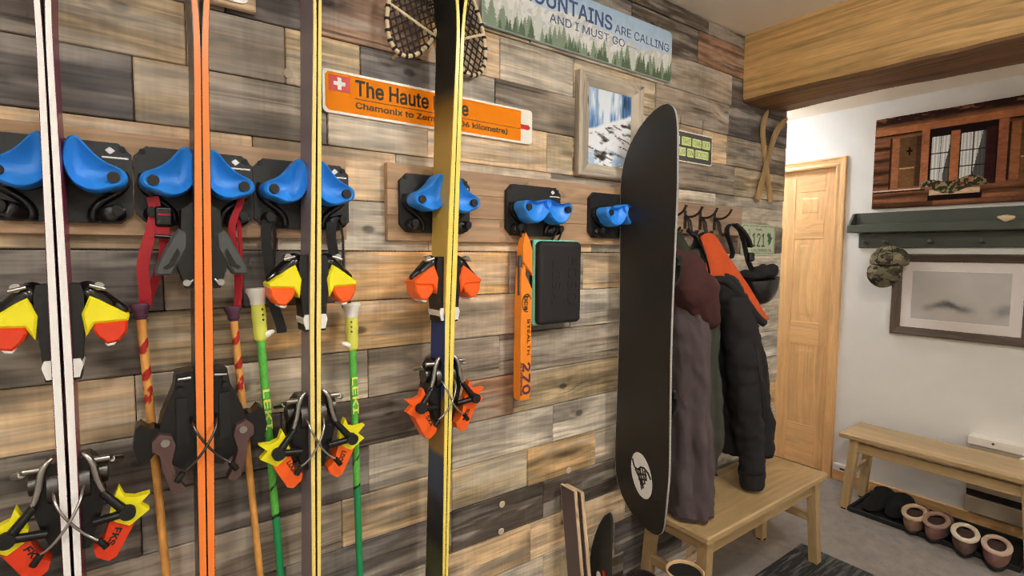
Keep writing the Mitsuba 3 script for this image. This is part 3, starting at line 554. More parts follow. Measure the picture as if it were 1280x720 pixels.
part(t, 'rear_shell', rounded(1.080, 1.276, -.046, -.006, 1.236, 1.521, .014), CASEM, smooth=35)
part(t, 'zip', rounded(1.0785, 1.2775, -.0545, -.0405, 1.2345, 1.5225, .0069), mat('zip_mint', (128, 214, 190), .55), smooth=35, label='mint green zip')
part(t, 'hang_cord', cat_([tube(smoothpath([(1.160, -.046, 1.520), (1.168, -.060, 1.545), (1.181, -.072, 1.568), (1.19, -.062, 1.548), (1.176, -.046, 1.520)], 20), .0035, 8)]), BLKS, smooth=True)
part(t, 'embossing', cat_([down((1.205, -.0812, 1.470), text('BOSO', .165, .042, .003)), down((1.135, -.0812, 1.460), text('UISA', .150, .036, .003))]), CASEM, label='raised lettering in the same black')

# ------------------------------------------------------------------ signs
def rrect(x0, x1, z0, z1, r, n=6):
    import shapely
    return np.array(shapely.box(x0 + r, z0 + r, x1 - r, z1 - r).buffer(r, quad_segs=n).exterior.coords)[:-1]
def flat(poly, y, d=.0012): return prism(poly, d, (0, y, 0), (1, 0, 0), (0, 0, 1), (0, -1, 0))
SW = mat('sign_white', (240, 236, 226), .35); SO = mat('sign_orange', (244, 138, 6), .6, spec=.15); SR = mat('sign_red', (206, 44, 34), .4)
t = thing('trail_sign', 'orange metal trail sign reading The Haute Route', 'sign')
part(t, 'panel', flat(rrect(.416, 1.104, 1.840, 1.951, .012), -.001, .005), SW)
part(t, 'orange_field', flat(np.array([(.4225, 1.856), (.430, 1.8465), (1.056, 1.8465), (1.056, 1.9445), (.430, 1.9445), (.4225, 1.936)]), -.006, .0006), SO)
part(t, 'flag', flat(np.array([(.432, 1.8975), (.487, 1.8975), (.487, 1.9375), (.432, 1.9375)]), -.0066, .0005), SR, label='red flag with a white cross')
part(t, 'cross', cat_([flat(np.array([(.444, 1.9125), (.475, 1.9125), (.475, 1.9225), (.444, 1.9225)]), -.0071, .0004), flat(np.array([(.4545, 1.902), (.4645, 1.902), (.4645, 1.933), (.4545, 1.933)]), -.0071, .0004)]), WHITEP)
def wtext(s, x, z, w, h, y, d=.0006, bold=False): return place(text(s, w, h, d, bold), (x, y, z), (1, 0, 0), (0, 0, 1), (0, -1, 0))
part(t, 'lettering', wtext('The Haute Route', .502, 1.896, .352, .039, -.0066, bold=True), INK, label='black condensed title')
part(t, 'rule', flat(np.array([(.500, 1.8855), (1.054, 1.8855), (1.054, 1.8872), (.500, 1.8872)]), -.0066, .0005), INK)
part(t, 'lettering', wtext('Chamonix to Zermatt (206 kilometre)', .502, 1.862, .500, .0155, -.0066, bold=True), INK)
part(t, 'arrow_tab', flat(np.array([(1.056, 1.8865), (1.088, 1.8865), (1.096, 1.894), (1.088, 1.902), (1.056, 1.902)]), -.0062, .0006), SR, label='red pointer on the white end')
# mountain sign
t = thing('slogan_sign', 'wide tin sign with pine forest saying the mountains are calling', 'sign')
def forest(U, V):
    C = np.zeros(U.shape + (3,)); C[:] = (196, 212, 226); C = lay(C, np.clip((V - .08) / .14, 0, 1) * .8, (150, 182, 214))
    mt = .07 + .075 * n2(U, 0 * V, 7, 1, 3, 4) + .03 * np.exp(-((U - .34) / .12) ** 2); C = lay(C, np.clip((mt - V) / .006, 0, 1), (222, 222, 220))
    C = lay(C, np.clip((mt - V) / .006, 0, 1) * (n2(U + V, V - U, 30, 60, 5) > .56) * .6, (176, 186, 188))
    def trees(C, seed, count, hmin, hmax, col, y0):
        r = np.random.default_rng(seed); M = np.zeros(U.shape)
        for i in range(count):
            x, h = r.uniform(-.02, .96), r.uniform(hmin, hmax) * (1 + 1.0 * np.exp(-(r.uniform(0, 1)) * 3)); h *= 1.5 - 1.0 * min(1, max(0, 1 - abs(x - .45) / .5)) * .8
            t = np.clip((y0 + h - V) / h, 0, 1); w = h * .27 * t * (.72 + .45 * (np.mod(t * 7 + i * .3, 1.0))); M = np.maximum(M, (np.abs(U - x) < w) & (V < y0 + h))
        return lay(C, M.astype(float), col)
    C = trees(C, 1, 46, .05, .085, (204, 208, 200), .0); C = trees(C, 2, 60, .035, .06, (128, 146, 122), .0); C = trees(C, 3, 70, .018, .036, (84, 104, 80), .0)
    C *= (.95 + .1 * n2(U, V, 60, 60, 8))[..., None]; return C
part(t, 'panel', prism(rrect(.900, 1.832, 2.180, 2.385, .016), .0094, (0, -.001, 0), (1, 0, 0), (0, 0, 1), (0, -1, 0), c=.002), mat('tin_edge', (150, 164, 160), .35))
g, C = grid((.904, -.0105, 2.184), (1, 0, 0), (0, 0, 1), .924, .197, .0026, forest); gv = np.asarray(g.vertices); qd = np.c_[np.maximum(np.abs(gv[:, 0] - 1.366) - (.462 - .014), 0), np.maximum(np.abs(gv[:, 2] - 2.2825) - (.0985 - .014), 0)]; keep = (np.hypot(*qd.T) < .0142); g.update_faces(keep[np.asarray(g.faces)].all(1)); part(t, 'printed_face', g, PRINT, color=C)
for s_, x, z, w, h, b in (('THE', .955, 2.318, .07, .028, False), ('MOUNTAINS', 1.040, 2.303, .435, .050, True), ('ARE CALLING', 1.490, 2.300, .320, .031, False), ('AND I MUST GO', 1.172, 2.258, .372, .028, False)):
    part(t, 'lettering', wtext(s_, x, z, w, h, -.0104, bold=b), INKBLUE, label=None)
part(t, 'dash', flat(np.array([(1.562, 2.267), (1.612, 2.267), (1.612, 2.2685), (1.562, 2.2685)]), -.0104, .0005), INKBLUE)
# small boots sign
t = thing('small_sign', 'small dark sign with pale green block letters about boots', 'sign')
CH = mat('chalk_dark', (84, 84, 78), .6); LG = mat('sign_green', (216, 232, 160), .5)
part(t, 'panel', flat(rrect(1.835, 2.140, 1.872, 2.002, .012), -.001, .007), SW); part(t, 'field', flat(rrect(1.840, 2.135, 1.877, 1.997, .009), -.008, .0006), CH)
for (xa, xb), z, s_ in (((1.856, 1.902), 1.942, 'PLEASE'), ((1.915, 1.982), 1.942, 'TAKE'), ((1.991, 2.056), 1.942, 'TIME'), ((2.063, 2.122), 1.942, 'OFF'), ((1.850, 1.945), 1.896, 'YOUR'), ((1.955, 2.003), 1.896, 'ON'), ((2.012, 2.112), 1.896, 'BOOTS')):
    b = part(t, 'word_block', flat(rrect(xa, xb, z, z + .036, .003, 2), -.0086, .0005), LG)
    part(b, 'lettering', wtext(s_, xa + .004, z + .006, xb - xa - .008, .023, -.0091, .0003), mat('sign_ink', (150, 168, 104), .6))
for x in (1.90, 2.06): part(t, 'hang_cord', tube([(x, -.004, 1.995), (x + .012, -.004, 2.03), (x + .016, -.002, 2.065)], .0016, 6), mat('cord_grey', (120, 104, 84), .8), smooth=True)
# licence plates
t = thing('licence_plate', 'pale green licence plate numbered 121 behind the helmet strap', 'licence plate')
PLG = mat('plate_green', (196, 206, 176), .4); PLI = mat('plate_ink', (62, 74, 60), .5)
part(t, 'panel', flat(rrect(2.415, 2.737, 1.475, 1.626, .012), -.001, .004), PLG)
e1 = shapely.Polygon(rrect(2.422, 2.730, 1.482, 1.619, .010)); e2 = e1.buffer(-.0022)
part(t, 'border', place(trimesh.creation.extrude_polygon(e1.difference(e2), .0006, engine='earcut'), (0, -.005, 0), (1, 0, 0), (0, 0, 1), (0, -1, 0)), PLI)
part(t, 'lettering', wtext('121', 2.515, 1.515, .120, .068, -.005, .001), PLI, label='tall dark number 121')
part(t, 'lettering', wtext('COLORADO 58', 2.508, 1.490, .195, .013, -.005, .0006), PLI); part(t, 'lettering', wtext('Scenic', 2.545, 1.597, .06, .010, -.005, .0006), PLI)
part(t, 'lettering', wtext('D', 2.478, 1.560, .014, .040, -.005, .0006), PLI)
tr = np.array([(0, .03), (.012, .045), (.02, .036), (.034, .042), (.040, .022), (.055, .016), (.044, .006), (.036, -.012), (.014, -.022), (.018, -.006), (.004, 0), (.016, .012)])
part(t, 'emblem', flat(tr + [2.655, 1.545], -.005, .0008), mat('plate_emblem', (70, 108, 78), .5), label='small green emblem')
# rimmed silver plaque at the top edge
t = thing('silver_plaque', 'embossed silver plaque on a small wooden board above the orange-edged skis', 'plaque')
b = cham(.10, .262, -.020, .0, 2.040, 2.20, .003); wpart(t, 'backing_board', b, 0, 3)
SV = mat('silver', (206, 200, 194), .3, metallic=.9)
part(t, 'plate', flat(rrect(.110, .246, 2.050, 2.19, .018), -.020, .005), SV, smooth=30)
for k in (.008, .022): 
    e1 = shapely.Polygon(rrect(.110 + k, .246 - k, 2.050 + k, 2.19 - k, .016)); part(t, 'embossed_ring', place(trimesh.creation.extrude_polygon(e1.difference(e1.buffer(-.006)), .004, engine='earcut'), (0, -.025, 0), (1, 0, 0), (0, 0, 1), (0, -1, 0)), SV)

# ------------------------------------------------------------------ framed snow picture on the plank wall
t = thing('picture_frame', 'weathered grey wooden frame around a blue snowy mountain picture', 'picture')
fx0, fx1, fz0, fz1 = 1.305, 1.650, 1.760, 2.128
def frame_piece(a, b, inn_a, inn_b, y0=0.001, y1=-.026, lip=-.010):
    """a, b outer corners, inn_a, inn_b inner corners in (x, z)"""
    def P(p, y): return (p[0], y, p[1])
    def mixp(p, q, f): return (p[0] + (q[0] - p[0]) * f, p[1] + (q[1] - p[1]) * f)
    R = [np.array([P(o, y0), P(o, y1 + .004), P(mixp(o, i, .12), y1), P(mixp(o, i, .55), y1 + .002), P(i, lip), P(i, y0)]) for o, i in ((a, inn_a), (b, inn_b))]
    return loft(R)
O = [(fx0, fz0), (fx1, fz0), (fx1, fz1), (fx0, fz1)]; w_ = .058; I = [(fx0 + w_, fz0 + w_ * .8), (fx1 - w_, fz0 + w_ * .8), (fx1 - w_, fz1 - w_ * .8), (fx0 + w_, fz1 - w_ * .8)]
for i in range(4): m = frame_piece(O[i], O[(i + 1) % 4], I[i], I[(i + 1) % 4]); wpart(t, 'moulding', m, 0 if i % 2 == 0 else 2, 13)
def snowpic(U, V):
    C = np.zeros(U.shape + (3,)); C[:] = (226, 236, 246); s_ = n2(U, V, 46, 8, 2, 4); C = lay(C, np.clip((s_ - .42) * 6, 0, 1) * (V > .13), (92, 138, 190)); C = lay(C, np.clip((s_ - .60) * 8, 0, 1) * (V > .13), (34, 62, 98))
    ridge = .12 + U * .35 - .02 * n2(U, V, 30, 1, 4); C = lay(C, np.clip((ridge + .02 - V) / .01, 0, 1), (238, 242, 248)); C = lay(C, ((np.abs(np.mod(V * 1.6 + U * .5 + .03 * n2(U, V, 14, 14, 12), .052) - .02) < .004) & (V < ridge) & (n2(U, V, 30, 40, 13) > .48)).astype(float), (96, 82, 74))
    n_ = n2(U + .4 * V, V, 24, 62, 6, 4); C = lay(C, np.clip((n_ - .55) * 9, 0, 1) * (V < ridge), (110, 116, 120)); C = lay(C, np.clip((n_ - .63) * 12, 0, 1) * (V < ridge), (52, 44, 40)); C = lay(C, np.clip((.07 - V) / .05, 0, 1) * (n2(U, V, 20, 30, 9) > .5), (176, 204, 236)); return C
iw, ih = I[1][0] - I[0][0], I[2][1] - I[0][1]; g, C = grid((I[0][0] - .002, -.008, I[0][1] - .002), (1, 0, 0), (0, 0, 1), iw + .004, ih + .004, .0026, snowpic); part(t, 'picture', g, PRINT, color=C)

# ------------------------------------------------------------------ snowshoes and crossed skis
HOOP = mat('hoop_wood', (222, 202, 164), .5); LACE = mat('lacing', (38, 30, 28), .7)
def snowshoe(label, c, ang, ln=.36, wd=.152, y=-.045):
    t = thing('snowshoe', label, 'snowshoe'); ca, sa = math.cos(ang), math.sin(ang)
    W_ = lambda u, v, y=y: np.array([c[0] + ca * u - sa * v, y, c[1] + sa * u + ca * v])
    a = np.linspace(0, 2 * np.pi, 73)
    hu, hv = lambda q: wd / 2 * np.sin(q) * (1 + .12 * np.cos(q)), lambda q: -ln / 2 * np.cos(q)
    hoop = np.array([W_(hu(q), hv(q)) for q in a]); part(t, 'hoop', tube(hoop, .0062, 8, caps=False), HOOP, smooth=True)
    half = lambda v: max(0.0, wd / 2 * math.sqrt(max(0, 1 - (v / (ln / 2)) ** 2)) * (1 - .12 * v / (ln / 2)))
    for v in (-.075, .055): part(t, 'crossbar', tube([W_(-half(v), v), W_(half(v), v)], .005, 8), HOOP, smooth=True)
    zones = [(-ln / 2, -.078, .022), (-.072, .052, .020), (.058, ln / 2, .020)]
    for v0, v1, st in zones:
        segs = []
        for k in range(-16, 17):
            for sg in (-1, 1):
                pts = []
                for v in np.linspace(v0, v1, 40):
                    u = k * st + sg * (v - (v0 + v1) / 2) * .75
                    if abs(u) < half(v): pts.append(W_(u, v, y + .001 * sg))
                if len(pts) > 3: segs.append(tube([pts[0], pts[-1]], .0022, 5, caps=False))
        part(t, 'webbing', cat_(segs), LACE, kind='stuff')
    for q in np.linspace(0, 2 * np.pi, 30)[:-1]:
        p = W_(hu(q), hv(q)); qd = W_(hu(q + .01), hv(q + .01)) - p; part(t, 'lashing', disc(p, qd / np.linalg.norm(qd), .0078, .007, 8), LACE)
    part(t, 'spacer', disc(W_(0, -ln / 2) * [1, 0, 1] + [0, y / 2, 0], (0, 1, 0), .005, -y, 10), HOOP)
    return t
snowshoe('small lattice snowshoe left of the gold-topped ski tip', (.676, 2.186), -.36)
snowshoe('small lattice snowshoe right of the gold-topped ski tip', (.800, 2.184), .40, y=-.024)
def deco_ski(label, p0, p1, y, curl):
    t = thing('wooden_ski', label, 'decorative ski')
    p0, p1 = np.array(p0), np.array(p1); d = (p1 - p0) / np.linalg.norm(p1 - p0); nrm = np.array([-d[1], d[0]]); Ln = np.linalg.norm(p1 - p0); R = []
    for s in np.linspace(0, 1, 30):
        w = np.interp(s, [0, .05, .6, .9, .97, 1], [.016, .017, .015, .020, .014, .003]); o = curl * max(0, s - .55) ** 2
        c_ = p0 + d * Ln * s + nrm * o; yy = y - .03 * max(0, s - .75) ** 2 / .0625
        R.append(np.array([[c_[0] - nrm[0] * w, yy, c_[1] - nrm[1] * w], [c_[0] + nrm[0] * w, yy, c_[1] + nrm[1] * w], [c_[0] + nrm[0] * w, yy + .009, c_[1] + nrm[1] * w], [c_[0] - nrm[0] * w, yy + .009, c_[1] - nrm[1] * w]]))
    m = loft(R); put(t, m, 'mat_wood', uv=wuv(m, 2, 15))
deco_ski('small wooden ski crossed on the wall, leaning left', (2.675, 1.748), (2.535, 2.178), -.011, -.10)
deco_ski('small wooden ski crossed on the wall, leaning right', (2.525, 1.745), (2.705, 2.180), -.021, -.12)

# ------------------------------------------------------------------ snowboard in the sixth rack
t = thing('snowboard', 'tall black snowboard standing out from the wall with a white oval logo', 'snowboard')
z0b, z1b, yb_, bx = .415, 2.015, -.180, 1.488
zs = np.concatenate([z0b + .22 * (1 - np.cos(np.linspace(0, 1, 16) * np.pi / 2)), np.linspace(z0b + .25, z1b - .30, 30), z1b - .27 * (1 - np.sin(np.linspace(0, 1, 18) * np.pi / 2))])
hw = []
for z in zs:
    a = (z - z0b) / .32; b = (z1b - z) / .33; w = .128 - .010 * math.exp(-((z - 1.2) / .40) ** 2)
    if a < 1: w *= math.sqrt(max(0, 1 - (1 - a) ** 2.0))
    if b < 1: w *= math.sqrt(max(0, 1 - (1 - b) ** 2.1))
    hw.append(max(w, .002))
hw = np.array(hw); kx = .085 * np.clip((zs - (z1b - .28)) / .28, 0, 1) ** 2 + .080 * np.clip((z0b + .24 - zs) / .24, 0, 1) ** 2
def bslab(x0, x1, inset): return loft([np.array([[bx + k + x0, yb_ - max(w - inset, .001), z], [bx + k + x1, yb_ - max(w - inset, .001), z], [bx + k + x1, yb_ + max(w - inset, .001), z], [bx + k + x0, yb_ + max(w - inset, .001), z]]) for z, w, k in zip(zs, hw, kx)])
part(t, 'base', bslab(0, .0025, .0022), mat('board_base', (38, 36, 34), .45), label='matt black base'); part(t, 'edge', bslab(.0008, .0095, 0), mat('board_edge', (176, 175, 172), .35, metallic=.2), label='bright edge'); part(t, 'topsheet', bslab(.0093, .0115, .001), BLACK)
BY, BZ = (0, -1, 0), (0, 0, 1)
LR = np.array([[math.cos(.26), -math.sin(.26)], [math.sin(.26), math.cos(.26)]]); ov = np.array([[.046 * math.cos(a), .084 * math.sin(a)] for a in np.linspace(0, 2 * np.pi, 48, endpoint=False)]) @ LR.T
def onboard(poly, oy, oz, d=.0006, off=.0): return prism(poly, d, (bx - off + .0002, oy, oz), BY, BZ, (-1, 0, 0))
lg = part(t, 'logo_oval', onboard(ov, -.186, .665), WHITEP, label='white oval logo')
def stroke(p, w): return np.array(shapely.LineString(p).buffer(w, cap_style='flat').exterior.coords)[:-1]
marks = [stroke([(-.030, .060), (-.026, .030), (-.012, .020), (.004, .030), (.018, .028), (.034, .010), (.041, -.012)], .0035), stroke([(-.012, .022), (-.010, -.052)], .003), stroke([(-.024, .022), (-.004, -.028)], .0035) ,
         stroke([(-.002, .026), (-.002, -.046)], .004), stroke([(.010, .024), (.010, -.030)], .0035), stroke([(.020, .018), (.020, -.018)], .0035), stroke([(-.020, .004), (.026, .004)], .003), stroke([(-.018, -.014), (.016, -.014)], .003), stroke([(-.012, -.030), (.008, -.030)], .003)]
part(lg, 'logo_mark', cat_([onboard(m_ @ LR.T, -.186, .665, .0005, .0006) for m_ in marks]), INK, label='black fishbone-like mark')
for zc in (.93, 1.42):
    bd = part(t, 'binding', cat_([cham(bx + .0115, bx + .026, yb_ - .105, yb_ + .105, zc - .06, zc + .06, .006)]), BLACK, label='black snowboard binding')
    part(bd, 'highback', loft([np.array([[bx + .03 + .016 * q, yb_ - .095 + .02 * q, zc - .055 + .008 * q + .00 * q], [bx + .03 + .016 * q, yb_ - .105 + .02 * q, zc - .05], [bx + .03 + .016 * q, yb_ - .115 + .02 * q, zc], [bx + .03 + .016 * q, yb_ - .105 + .02 * q, zc + .05], [bx + .03 + .016 * q, yb_ - .095 + .02 * q, zc + .047], [bx + .03 + .016 * q, yb_ - .103 + .02 * q, zc]]) for q in np.linspace(0, 6.2, 8)]), RUBBER, smooth=40)
    for yo in (-.05, .045): part(bd, 'strap', ribbon(smoothpath([(bx + .018, yb_ + yo, zc - .062), (bx + .08, yb_ + yo, zc - .058), (bx + .115, yb_ + yo, zc), (bx + .08, yb_ + yo, zc + .058), (bx + .018, yb_ + yo, zc + .062)], 20), (0, 1, 0), .036, .004), RUBBER, smooth=40)
    part(bd, 'buckle', cham(bx + .10, bx + .125, yb_ - .068, yb_ - .03, zc + .012, zc + .05, .005), BLACK)

# ------------------------------------------------------------------ coat hooks, coats, helmet
IRON = mat('iron', (58, 46, 42), .5, metallic=.4)
wb = cham(1.78, 2.40, -.014, .0, 1.565, 1.700, .003)
k = thing('hook_board', 'faded pinkish board carrying the coat hooks', 'hook board'); put(k, wb, 'mat_wood', uv=wuv(wb, 0, 16, 11))
for i, x in enumerate((1.835, 1.945, 2.055, 2.165)):
    t = thing('coat_hook', ['dark iron coat hook nearest the snowboard', 'second dark iron coat hook from the snowboard', 'third dark iron coat hook from the snowboard', 'dark iron coat hook nearest the helmet strap'][i], 'coat hook')
    part(t, 'back_plate', cham(x - .010, x + .010, -.018, -.013, 1.585, 1.665, .003), IRON)
    part(t, 'upper_prong', tube(smoothpath([(x, -.016, 1.642), (x, -.045, 1.636), (x, -.078, 1.648), (x, -.098, 1.676)], 14), [.005] * 13 + [.007], 8), IRON, smooth=True)
    for dx in (-.008, .008): part(t, 'lower_prong', tube(smoothpath([(x + dx * .6, -.016, 1.634), (x + dx, -.040, 1.612), (x + dx, -.046, 1.580), (x + dx, -.060, 1.562), (x + dx, -.076, 1.578)], 16), .0042, 8), IRON, smooth=True)
def garment(secs, n=72, rows=70, fold=.12, kf=7, seed=1, twist=1.3, fine=.034):
    """secs: (z, cx, cy, rx, ry) from top to bottom"""
    from scipy.interpolate import PchipInterpolator
    S = np.array(secs, float); o = np.argsort(S[:, 0]); f_ = PchipInterpolator(S[o, 0], S[o, 1:]); zz = np.linspace(S[:, 0].max(), S[:, 0].min(), rows); R = []
    a = np.arange(n) * 2 * np.pi / n; r_ = np.random.default_rng(seed); ph = r_.uniform(0, 6.3, 4)
    for i, z in enumerate(zz):
        cx, cy, rx, ry = f_(z); tt = i / (rows - 1)
        q = np.stack([np.cos(a) * 1.6 + seed, np.sin(a) * 1.6, np.full(n, z * 3.0)], -1); w = meshkit.fbm(q, 3, seed) - .5; q2 = np.stack([np.cos(a) * 3.6 + seed, np.sin(a) * 3.6, np.full(n, z * 16)], -1)
        k = 1 + fold * (.3 + tt) * np.sin(kf * a + ph[0] + twist * z) * .6 + fold * 2.4 * w * (.5 + tt) + fine * 4 * (meshkit.fbm(q2, 2, seed + 3) - .5)
        R.append(np.c_[cx + rx * k * np.cos(a), np.minimum(cy + ry * k * np.sin(a), -.006), np.full(n, z) + .01 * (w) * tt])
    m = ruck(loft(R), .034, np.array([13., 13., 7.]), seed + 20); m = ruck(m, .016, np.array([34., 34., 22.]), seed + 21)
    v = np.asarray(m.vertices).copy(); v[:, 1] = np.minimum(v[:, 1], -.004); m.vertices = v; return m
def cloth(name, c, var=.16):
    cl = s2l(c)
    def fn(p, n, uv): return mi.Color3f(*[float(x) for x in cl]) * (1 - var + 2 * var * mikit.fbm(p.x * 22, p.y * 22, p.z * 14) + .25 * (noise(p.x * 700, p.y * 700, p.z * 700) - .5))
    scene['mat_' + name] = {'type': 'twosided', 'b': {'type': 'principled', 'base_color': mikit.proc(fn), 'roughness': .85, 'specular': .2, 'sheen': .5}}
    return 'mat_' + name
CBLK = cloth('cloth_black', (38, 36, 37)); CMAUVE = cloth('cloth_mauve', (82, 71, 72)); COLIVE = cloth('cloth_olive', (66, 66, 58)); CWINE = cloth('cloth_wine', (70, 42, 40)); CORA = cloth('cloth_orange', (196, 82, 42)); CGREEN = cloth('cloth_green', (48, 52, 42))
# mauve coat
t = thing('coat', 'long mauve grey coat with a wine hood, hanging right behind the snowboard', 'coat')
part(t, 'body', garment([(1.44, 1.765, -.085, .030, .045), (1.36, 1.785, -.115, .060, .075), (1.24, 1.785, -.135, .062, .095), (1.0, 1.775, -.155, .058, .105), (.7, 1.755, -.180, .066, .11), (.50, 1.745, -.195, .076, .112), (.462, 1.742, -.197, .072, .106)], seed=2, fold=.15), CMAUVE, smooth=True)
part(t, 'hood', ruck(blob([((1.76, -.12, 1.46), .055, (1.79, -.18, 1.33), .088), ((1.79, -.18, 1.33), .088, (1.84, -.205, 1.215), .050), ((1.80, -.14, 1.40), .06, (1.87, -.15, 1.24), .052)], .010, 14), .05, 11, 6), CWINE, smooth=True, label='wine red hood')
part(t, 'collar', blob([((1.755, -.11, 1.545), .026, (1.76, -.14, 1.46), .042), ((1.76, -.14, 1.46), .042, (1.74, -.16, 1.38), .036)], .010, 10), CGREEN, smooth=True, label='dark green lining')
part(t, 'hang_loop', tube(smoothpath([(1.835, -.070, 1.585), (1.80, -.085, 1.565), (1.765, -.10, 1.535)], 12), .006, 8), GLOSS, smooth=True)
part(t, 'buckle', cat_([capsule((1.775, -.150, 1.572), (1.835, -.150, 1.542), .009), capsule((1.785, -.156, 1.560), (1.83, -.156, 1.53), .005)]), GLOSS, smooth=True)
part(t, 'strap', ribbon(smoothpath([(1.80, -.165, 1.552), (1.855, -.175, 1.48), (1.885, -.18, 1.40)], 16), (.4, 1, 0), .010), BLKS)
# olive jacket
t = thing('jacket', 'dark olive fleece jacket between the mauve coat and the black parka', 'jacket')
part(t, 'body', garment([(1.50, 1.93, -.055, .028, .036), (1.40, 1.945, -.075, .058, .06), (1.2, 1.945, -.100, .056, .08), (.9, 1.955, -.115, .058, .085), (.65, 1.965, -.12, .058, .088), (.61, 1.965, -.12, .050, .078), (.54, 1.965, -.12, .048, .074)], seed=5), COLIVE, smooth=True)
part(t, 'hang_loop', tube(smoothpath([(1.945, -.070, 1.574), (1.945, -.064, 1.54), (1.935, -.056, 1.49)], 8), .004, 6), BLKS, smooth=True)
# black parka
t = thing('parka', 'black parka with a bright orange lined hood', 'coat')
part(t, 'body', garment([(1.50, 1.985, -.075, .035, .05), (1.42, 1.99, -.105, .085, .075), (1.34, 2.045, -.13, .105, .100), (1.2, 2.10, -.14, .108, .115), (1.0, 2.155, -.145, .108, .122), (.8, 2.205, -.15, .112, .126), (.62, 2.25, -.15, .120, .125), (.585, 2.25, -.15, .114, .120)], seed=9, fold=.15), CBLK, smooth=True)
slv = smoothpath([(2.02, -.205, 1.30), (2.045, -.235, 1.10), (2.075, -.245, .88), (2.115, -.25, .68), (2.135, -.25, .55)], 30)
rs = np.interp(np.linspace(0, 1, 30), [0, .3, .7, .9, 1], [.062, .066, .060, .052, .050])
part(t, 'sleeve', ruck(ruck(tube(smoothpath(slv, 70), np.interp(np.linspace(0, 1, 70), np.linspace(0, 1, 30), rs), 40), .04, 15, 4), .014, 40, 6), CBLK, smooth=True)
part(t, 'cuff', ruck(tube(smoothpath([(2.135, -.25, .56), (2.145, -.25, .51), (2.15, -.25, .47)], 10), [.052, .054, .055, .055, .055, .054, .053, .052, .05, .046], 24), .008, 30, 5), CBLK, smooth=True)
part(t, 'sleeve', ruck(tube(smoothpath([(2.14, -.10, 1.28), (2.23, -.11, 1.08), (2.33, -.13, .86), (2.41, -.15, .68), (2.42, -.15, .60)], 30), rs * .95, 28), .03, 16, 8), CBLK, smooth=True)
part(t, 'sleeve_seam', tube(smoothpath([(2.020, -.262, 1.24), (2.062, -.312, .98), (2.092, -.318, .80)], 20), .0035, 6), BLKS, smooth=True)
# hood: a folded shell, orange inside, black outside
ho = np.array([(1.932, -.10, 1.548), (2.000, -.10, 1.566), (2.036, -.10, 1.556), (2.075, -.14, 1.470), (2.112, -.18, 1.390), (2.150, -.215, 1.300), (2.186, -.26, 1.206)])
hi = np.array([(1.900, -.14, 1.375), (1.945, -.19, 1.388), (1.978, -.20, 1.378), (2.010, -.21, 1.352), (2.045, -.225, 1.315), (2.080, -.255, 1.255), (2.125, -.285, 1.205)])
ho, hi = smoothpath(ho, 30), smoothpath(hi, 30)
def sheet(A, B, bulge, th, rows=14, push=(0, 0, 0)):
    """a thick curved sheet between two edge curves"""
    A, B = np.asarray(A), np.asarray(B); G = []
    for f in np.linspace(0, 1, rows):
        G.append(A * (1 - f) + B * f + np.asarray(bulge) * math.sin(math.pi * f))
    G = np.array(G); nrm = np.cross(np.gradient(G, axis=1), np.gradient(G, axis=0)); nrm /= np.linalg.norm(nrm, axis=2, keepdims=True) + 1e-9
    G = G + nrm * (.008 * (meshkit.fbm(G * 18, 3, 3) - .5))[..., None]
    lo, up = G - nrm * th / 2, G + nrm * th / 2; r, c_ = G.shape[:2]; V = np.vstack([lo.reshape(-1, 3), up.reshape(-1, 3)]); F = []; N = r * c_
    for i in range(r - 1):
        for j in range(c_ - 1):
            a = i * c_ + j; F += [(a, a + 1, a + c_ + 1), (a, a + c_ + 1, a + c_), (a + N, a + c_ + N, a + c_ + 1 + N), (a + N, a + c_ + 1 + N, a + 1 + N)]
    rim = [i * c_ for i in range(r)] + [(r - 1) * c_ + j for j in range(1, c_)] + [i * c_ + c_ - 1 for i in range(r - 2, -1, -1)] + [j for j in range(c_ - 2, 0, -1)]
    for a, b in zip(rim, rim[1:] + rim[:1]): F += [(a, b, b + N), (a, b + N, a + N)]
    m = trimesh.Trimesh(V, np.array(F), process=False); m.fix_normals(); return m
h = part(t, 'hood', sheet(ho + [.012, .022, .004], hi + [.02, .03, -.035], (.02, .05, -.02), .010), CBLK, smooth=True)
part(h, 'lining', sheet(ho, hi, (.015, -.012, .0), .006), CORA, smooth=True, label='bright orange lining')
part(h, 'brim', tube(hi + np.array([-.004, -.004, -.014]), np.r_[np.linspace(.012, .022, 15), np.linspace(.022, .016, 15)], 14), CBLK, smooth=True)
part(t, 'hang_loop', tube(smoothpath([(2.055, -.072, 1.570), (2.03, -.075, 1.565), (1.99, -.075, 1.50)], 8), .004, 6), BLKS, smooth=True)
# helmet
t = thing('helmet', 'glossy black helmet hanging by its strap near the licence plate', 'helmet')
hc = np.array([2.300, -.140, 1.368])
R = []
for i, q in enumerate(np.linspace(0, 1, 22)):
    a = np.arange(48) * 2 * np.pi / 48; rr = math.cos(q * np.pi / 2) ** .62 if q < 1 else 0.0; z = hc[2] - .120 * math.sin(q * np.pi / 2) * 1.0
    R.append(np.c_[hc[0] + .104 * max(rr, .01) * np.cos(a) + .01, hc[1] + .100 * max(rr, .01) * np.sin(a), np.full(48, z) + .012 * np.cos(a) * (1 - q)])
part(t, 'shell', loft(R), GLOSS, smooth=40)
part(t, 'padding', ruck(blob([(hc + [-.065, 0, .010], (.035, .06, .022), hc + [.06, 0, .018], (.045, .06, .028)), (hc + [-.03, -.04, .03], .03, hc + [.06, -.05, .035], .03)], .010, 8), .02, 40, 2), CBLK, smooth=True, label='black fluffy lining')
